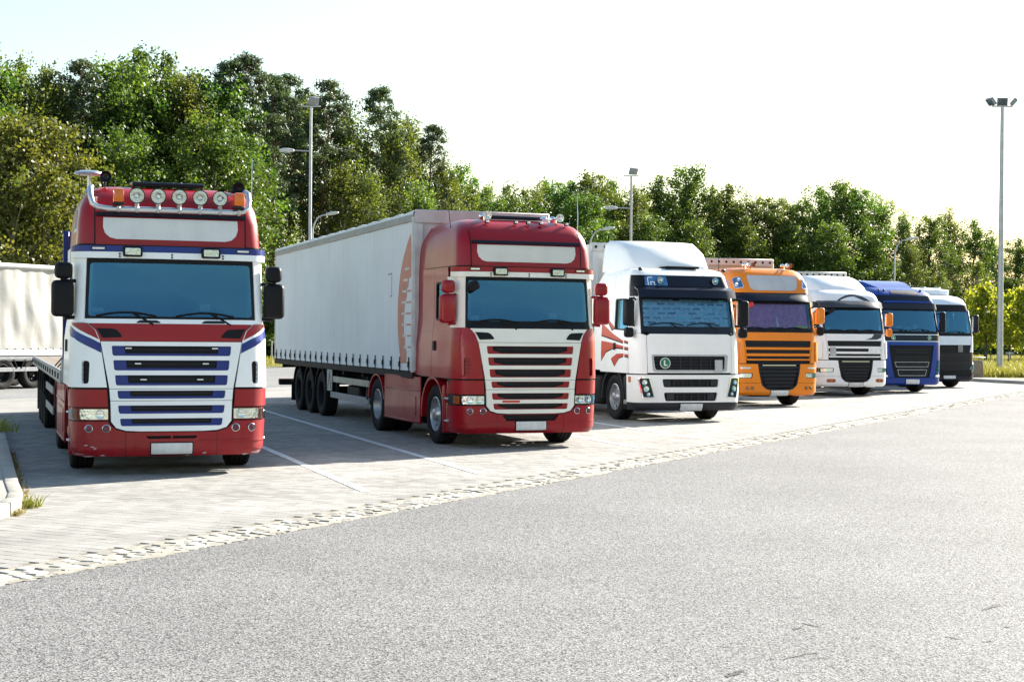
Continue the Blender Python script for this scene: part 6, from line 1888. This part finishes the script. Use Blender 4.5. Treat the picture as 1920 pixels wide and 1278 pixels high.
# skyline of the wood as seen in the photo: (pixel x, pixel y of the tip, kind)
SKY = [(-70, 60, 'broad'), (-20, 85, 'birch'), (28, 86, 'birch'), (72, 100, 'birch'), (112, 125, 'birch'), (150, 112, 'pine'), (182, 140, 'birch'), (222, 108, 'broad'), (262, 88, 'broad'), (302, 92, 'broad'), (343, 118, 'birch'), (375, 150, 'broad'), (408, 140, 'broad'),
       (432, 116, 'pine'), (466, 104, 'pine'), (505, 140, 'pine'), (540, 142, 'pine'), (576, 158, 'birch'), (606, 150, 'pine'), (638, 178, 'birch'), (668, 214, 'birch'), (712, 166, 'pine'), (728, 200, 'birch'), (760, 198, 'birch'), (802, 236, 'pine'), (828, 282, 'birch'), (858, 314, 'broad'),
       (905, 336, 'birch'), (950, 346, 'broad'), (998, 340, 'birch'), (1034, 338, 'broad'), (1072, 340, 'broad'), (1110, 324, 'broad'), (1146, 338, 'broad'), (1192, 338, 'birch'), (1238, 330, 'broad'), (1288, 314, 'broad'), (1330, 338, 'birch'), (1368, 346, 'broad'), (1408, 372, 'broad'), (1446, 368, 'broad'), (1486, 376, 'broad'),
       (1532, 350, 'broad'), (1572, 342, 'broad'), (1612, 352, 'broad'), (1656, 362, 'birch'), (1694, 388, 'birch'), (1742, 404, 'broad'), (1774, 386, 'birch'), (1822, 412, 'broad'), (1858, 436, 'birch'), (1908, 446, 'broad'), (1960, 440, 'broad'), (2020, 430, 'broad'), (2090, 420, 'broad')]
DESC = {'broad': 'dense green broadleaf tree', 'birch': 'light airy birch with pale trunk', 'pine': 'tall dark pine with bare lower branches', 'spruce': 'narrow dark conical spruce', 'rust': 'rusty brown-tinged tree'}
NAME = {'broad': 'broadleaf_tree', 'birch': 'birch_tree', 'pine': 'pine_tree', 'spruce': 'spruce_tree', 'rust': 'rust_tinged_tree'}
for i, (u, v_, kd) in enumerate(SKY):
    Z = depth(u) + random.uniform(-3, 4)
    yh = 628 + .0087 * (u - 960)
    h = (yh - v_) / 2880 * Z + CAM_H
    h *= {'broad': 1.01, 'birch': 1.01, 'pine': .99, 'spruce': .98}[kd] * (1.01 if u > 850 else 1)
    x, y = xy(u, Z)
    plant(kd, NAME[kd], x, y, h, label=f'{DESC[kd]}, {ordn(i)} on the skyline from left', group='trees along the edge of the wood', wide=1.0 if kd != 'broad' else 1.05)
# rust-tinged trees in front on the left
for i, (u, v_, Z) in enumerate(((22, 215, 84), (92, 225, 86))):
    x, y = xy(u, Z); yh = 620
    plant('rust', 'rust_tinged_tree', x, y, (yh - v_) / 2880 * Z + CAM_H, label=f'rusty brown-tinged tree above the cream trailer, {ORD[i]} from the left', group='rust-tinged trees', wide=1.1)
# lower broadleaf trees that close the front of the wood
LOW = [(215, 230, 'broad'), (400, 205, 'broad'), (350, 320, 'broad'), (455, 290, 'broad'), (690, 300, 'birch'), (640, 290, 'birch'), (790, 330, 'birch'), (860, 345, 'broad'), (915, 365, 'broad'), (985, 372, 'broad'), (1090, 360, 'broad'), (1215, 400, 'broad'), (1300, 410, 'broad'), (1395, 400, 'broad'), (1480, 420, 'broad'), (1560, 410, 'broad'), (1640, 430, 'broad'), (1710, 450, 'birch'), (1760, 500, 'birch'), (1830, 480, 'birch'), (1890, 520, 'broad')]
for i, (u, v_, kd) in enumerate(LOW):
    Z = depth(u) - 7 + random.uniform(-2, 2); x, y = xy(u, Z); yh = 628 + .0087 * (u - 960)
    plant(kd, NAME[kd], x, y, (yh - v_) / 2880 * Z + CAM_H, label=f'lower {DESC[kd]} fronting the wood, {ordn(i)} from left', group='lower trees in front of the wood', wide=1.12)
# trees deeper in the wood
for i in range(26):
    u = -60 + i * 80 + random.uniform(-16, 16); Z = depth(u) + random.uniform(9, 20)
    vs_ = np.interp(u, [p[0] for p in SKY], [p[1] for p in SKY]) + random.uniform(25, 70); yh = 628 + .0087 * (u - 960)
    kd = random.choice(('broad', 'birch', 'pine') if u < 820 else ('broad', 'broad', 'birch')); x, y = xy(u, Z)
    plant(kd, NAME[kd], x, y, max(5, (yh - vs_) / 2880 * Z + CAM_H), label=f'{DESC[kd]}, back row of the wood, {ordn(i)} from left', group='trees deeper in the wood')
# undergrowth along the wood's foot
for i, u in enumerate((60, 330, 480, 498, 512, 530, 560, 700, 860, 1000, 1060, 1160, 1350, 1600, 1690, 1790, 1812, 1835, 1862, 1885, 1905, 1930, 1965)):
    Z = depth(u) - 9 + random.uniform(-3, 3); x, y = xy(u, Z)
    plant('bush', 'bush', x, y, random.uniform(2.6, 5.0), label=f'green bush at the foot of the wood, {ordn(i)} bush from the left', cat='bush', group='undergrowth bushes', wide=1.25)
# young staked trees on the right meadow
STAKE = pmat('wood_stake', (.22, .17, .12), .9)
for i, (u, Z, h) in enumerate(((1822, 104, 5.0), (1848, 100, 5.4), (1893, 104, 4.9), (1925, 100, 5.2), (1951, 104, 5.0))):
    x, y = xy(u, Z)
    t = plant('lime', 'young_tree', x, y, h, .115, label=f'bright lime-green young tree on the meadow, {ORD[i]} from the last truck', group='young trees on the meadow', wide=.95)
# ------------------------------------------------------------------ lamp posts
def floodlight(b, p, d, s=1.0):
    """tilted rectangular floodlight head"""
    d = Vector(d).normalized(); M = d.to_track_quat('X', 'Z').to_matrix().to_4x4()
    b.rbox(Vector(p), (.16 * s, .50 * s, .40 * s), .03, 2, M)
def street_post(u, Z, vtop, label, armz, name='lamp_post'):
    x, y = xy(u, Z); yh = 628 + .0087 * (u - 960)
    h = (yh - vtop) / 2880 * Z + CAM_H
    r = empty(name, (x, y, 0), 0, label, 'lamp post', 'lamp posts on the lot')
    b = MB(); b.cyl((0, 0, -.05), (0, 0, h), .095, .065, 12); b.cyl((0, 0, -.05), (0, 0, .5), .12, n=12); b.build('pole', GALV, r)
    b = MB(); b.rbox((0, 0, h), (.9, .07, .06), .01, 1); b.build('cross_arm', GALV, r)
    b = MB(); floodlight(b, (.12, .05, h + .27), (.4, -.9, -.5)); b.build('floodlight', RAILG, r)
    ah = (yh - armz) / 2880 * Z + CAM_H
    b = MB(); b.tube([(0, 0, ah), (-.6, 0, ah + .03), (-.85, 0, ah + .03)], .028, 8); b.build('lamp_arm', GALV, r)
    b = MB(); b.lathe([(0, -.38), (.10, -.34), (.15, -.15), (.15, .1), (.09, .34), (0, .38)], 14, Matrix.Translation((-1.15, 0, ah + .03)) @ Matrix.Rotation(pi / 2, 4, 'Y') @ Matrix.Diagonal((.75, 1.0, 1, 1)))
    lh_ = b.build('lamp_head', RAILL, r)
    b = MB(); b.lathe([(0, -.09), (.09, -.07), (.125, 0), (0, .0)], 14, Matrix.Translation((-1.22, 0, ah - .06))); b.build('lamp_bowl', LENS, lh_)
    return r
def curved_lamp(u, Z, vtop, label, dirx=1):
    x, y = xy(u, Z); yh = 628 + .0087 * (u - 960); h = (yh - vtop) / 2880 * Z + CAM_H
    r = empty('street_lamp', (x, y, 0), 0, label, 'street lamp', 'curved street lamps')
    pts = [(0, 0, -.05), (0, 0, h - 1.1)] + [(dirx * .62 * (1 - cos(a)), 0, h - 1.1 + 1.02 * sin(a)) for a in [radians(15 * i) for i in range(1, 6)]] + [(dirx * .75, 0, h - .06)]
    b = MB(); b.tube(pts, .055, 8, .035); b.build('pole', GALV, r)
    b = MB(); b.lathe([(0, -.36), (.09, -.32), (.15, -.1), (.14, .12), (.08, .32), (0, .36)], 14, Matrix.Translation((dirx * 1.02, 0, h)) @ Matrix.Rotation(pi / 2 - dirx * .15, 4, 'Y') @ Matrix.Diagonal((.6, 1, 1, 1)))
    b.build('lamp_head', RAILL, r)
street_post(579.5, 74, 200, 'tall grey lamp post rising behind the grey curtain trailer', 284)
street_post(1181, 88, 330, 'tall grey lamp post behind the white truck with red swooshes', 391)
curved_lamp(584, 80, 400, 'curved street lamp close beside the tall post behind the grey trailer')
curved_lamp(1104, 85, 428, 'curved street lamp just right of the dark red truck')
curved_lamp(1676, 90, 447, 'curved street lamp above the blue truck')
x, y = xy(1875, 74); h = (636 - 205) / 2880 * 74 + CAM_H
r = empty('floodlight_mast', (x, y, .11), 0, 'tall floodlight mast with three lamps standing in the grass at right', 'mast')
b = MB(); b.cyl((0, 0, -.1), (0, 0, h), .155, .085, 14); b.build('pole', GALV, r)
b = MB(); b.rbox((0, 0, h + .02), (1.0, .08, .07), .01, 1); b.build('cross_arm', GALV, r)
for (dx, dd) in ((-.55, (-.8, -.3, -.75)), (0, (-.1, -1, -.25)), (.55, (.8, -.3, -.75))):
    b = MB(); floodlight(b, (dx, 0, h + .24), dd, 1.0); fl = b.build('floodlight', RAILG, r)
    b = MB(); d_ = Vector(dd).normalized(); M = d_.to_track_quat('X', 'Z').to_matrix().to_4x4(); b.rbox(Vector((dx, 0, h + .24)) + d_ * .085, (.01, .42, .32), .004, 1, M); b.build('glass', LENS, fl)
# planter, table, post and fence on the right
x, y = xy(1829, 70)
r = empty('concrete_bin', (x, y, .12), -.25, 'square concrete litter bin on the kerb beside the last truck', 'litter bin')
CONC = pmat('exposed_aggregate', (.27, .20, .14), .9, vary=.3, scale=18, bump=.5, bscale=60)
b = MB(); b.rbox((0, 0, .36), (.72, .72, .72), .02, 2, taper=(.92, .92)); b.build('body', CONC, r)
b = MB(); b.rbox((0, 0, .735), (.60, .60, .03), .01, 1); b.build('liner', DARKG, r)
x, y = xy(1828, 82)
r = empty('picnic_table', (x, y, .115), .2, 'small white table in the grass behind the litter bin', 'table')
b = MB(); b.rbox((0, 0, .76), (.95, .6, .05), .02, 1); b.build('table_top', WB, r)
for sx in (-.3, .3):
    b = MB(); b.cyl((sx, 0, 0), (sx, 0, .75), .04); b.build('leg', GALV, r)
x, y = xy(1893, 100)
r = empty('marker_post', (x, y, .115), 0, 'short white marker post in the meadow right of the mast', 'post')
b = MB(); b.cyl((0, 0, 0), (0, 0, .8), .05); b.build('shaft', WB, r)
b = MB(); b.rbox((0, 0, .85), (.5, .1, .12), .02, 1); b.build('cap', WB, r)
x0_, y0_ = xy(1800, 112); 
FG = pmat('fence_green', (.05, .10, .07), .6)
r = empty('wire_fence', (x0_, y0_, .115), 0, 'thin green wire fence behind the young trees', 'fence')
for i in range(9):
    b = MB(); b.cyl((i * 2.5, i * .8, 0), (i * 2.5, i * .8, 2.0), .04, n=6); b.build('post', FG, r)
for z in (.3, .8, 1.3, 1.85):
    b = MB(); b.cyl((0, 0, z), (20, 6.4, z), .008, n=4); b.build('wire', FG, r)
x, y = xy(509.5, 88)
r = empty('white_post', (x, y, .03), 0, 'slim pale post on the verge between the two red trucks', 'post')
b = MB(); b.cyl((0, 0, 0), (0, 0, 1.35), .04); b.build('shaft', GALV, r)
b = MB(); b.lathe([(.045, 1.33), (.05, 1.36), (0, 1.39)], 10); b.build('cap', GALV, r)
# ------------------------------------------------------------------ grass
def blades(name, pts, h0, h1, mat, w_=.02, lean=.35, parent=None, label=None):
    rs = np.random.default_rng(len(pts)); P_ = np.array(pts); N = len(P_)
    a = rs.uniform(0, 6.28, N); h = rs.uniform(h0, h1, N); ln = rs.normal(0, lean, (N, 2)) * h[:, None]
    dx = np.cos(a) * w_; dy = np.sin(a) * w_
    z = np.zeros(N)
    b0 = P_ + np.stack([-dx, -dy, z], 1); b1 = P_ + np.stack([dx, dy, z], 1)
    m0 = P_ + np.stack([ln[:, 0] * .4 - dx * .7, ln[:, 1] * .4 - dy * .7, h * .6], 1); m1 = P_ + np.stack([ln[:, 0] * .4 + dx * .7, ln[:, 1] * .4 + dy * .7, h * .6], 1)
    t0 = P_ + np.stack([ln[:, 0] - dx * .1, ln[:, 1] - dy * .1, h], 1); t1 = P_ + np.stack([ln[:, 0] + dx * .1, ln[:, 1] + dy * .1, h], 1)
    V = np.stack([b0, b1, m1, m0, t1, t0], 1).reshape(-1, 3)
    base = np.arange(N)[:, None] * 6
    F = np.concatenate([base + np.array([[0, 1, 2, 3]]), base + np.array([[3, 2, 4, 5]])])
    return link(name, np_mesh(name, V, F, mat, {'tone': np.repeat(rs.random(N), 6)}), parent)
GB = leafmat('grass_blade', (.14, .15, .035), (.34, .31, .11), .4, .02)
GB2 = leafmat('weed_blade', (.10, .14, .02), (.34, .33, .05), .45, .02)
pts = []
while len(pts) < 30000:
    u = random.uniform(1790, 2040); Z = 66 + 62 * random.random() ** 1.4
    x, y = xy(u, Z)
    if y > 70 or x > 23.5:
        a_, n_ = GI(x, y)
        if n_ < -10.6: pts.append((x, y, .11))
tag(blades('meadow_grass', pts, .18, .55, GB, .022), 'tall dry yellow-green meadow grass around the mast', 'grass', kind='stuff')
pts = []
while len(pts) < 6000:
    u = random.uniform(-30, 620); Z = random.uniform(84, 97); pts.append((*xy(u, Z), .02))
tag(blades('verge_grass', pts, .15, .5, GB, .03), 'strip of sunlit verge grass below the wood', 'grass', kind='stuff')
def weed(name, c, n, h, label, spread):
    pts = [(c[0] + random.gauss(0, spread * .6), c[1] + random.gauss(0, spread), c[2]) for _ in range(n)]
    return tag(blades(name, pts, h * .35, h, GB2, .007, .5), label, 'weed', 'weeds at the left kerb', 'stuff')
weed('grass_tuft', (-5.05, 16.1, 0), 110, .15, 'bright yellow-green grass tuft growing at the nose of the left kerb', .10)
weed('grass_tuft', (-8.75, 26.0, .12), 200, .32, 'dark weed at the far left kerb in the truck shadow', .25)
pts = []
for i in range(900):
    t = random.random(); p = ie[2].lerp(ie[5], t) if random.random() < .6 else ie[1].lerp(ie[2], t)
    pts.append((p.x + random.gauss(.05, .03), p.y + random.gauss(0, .03), 0))
o = blades('kerb_moss', pts, .02, .07, leafmat('dry_moss', (.12, .10, .03), (.22, .17, .07), .3, .02), .006, .6)
tag(o, 'dry moss and small weeds along the foot of the left kerb', 'moss', kind='stuff')
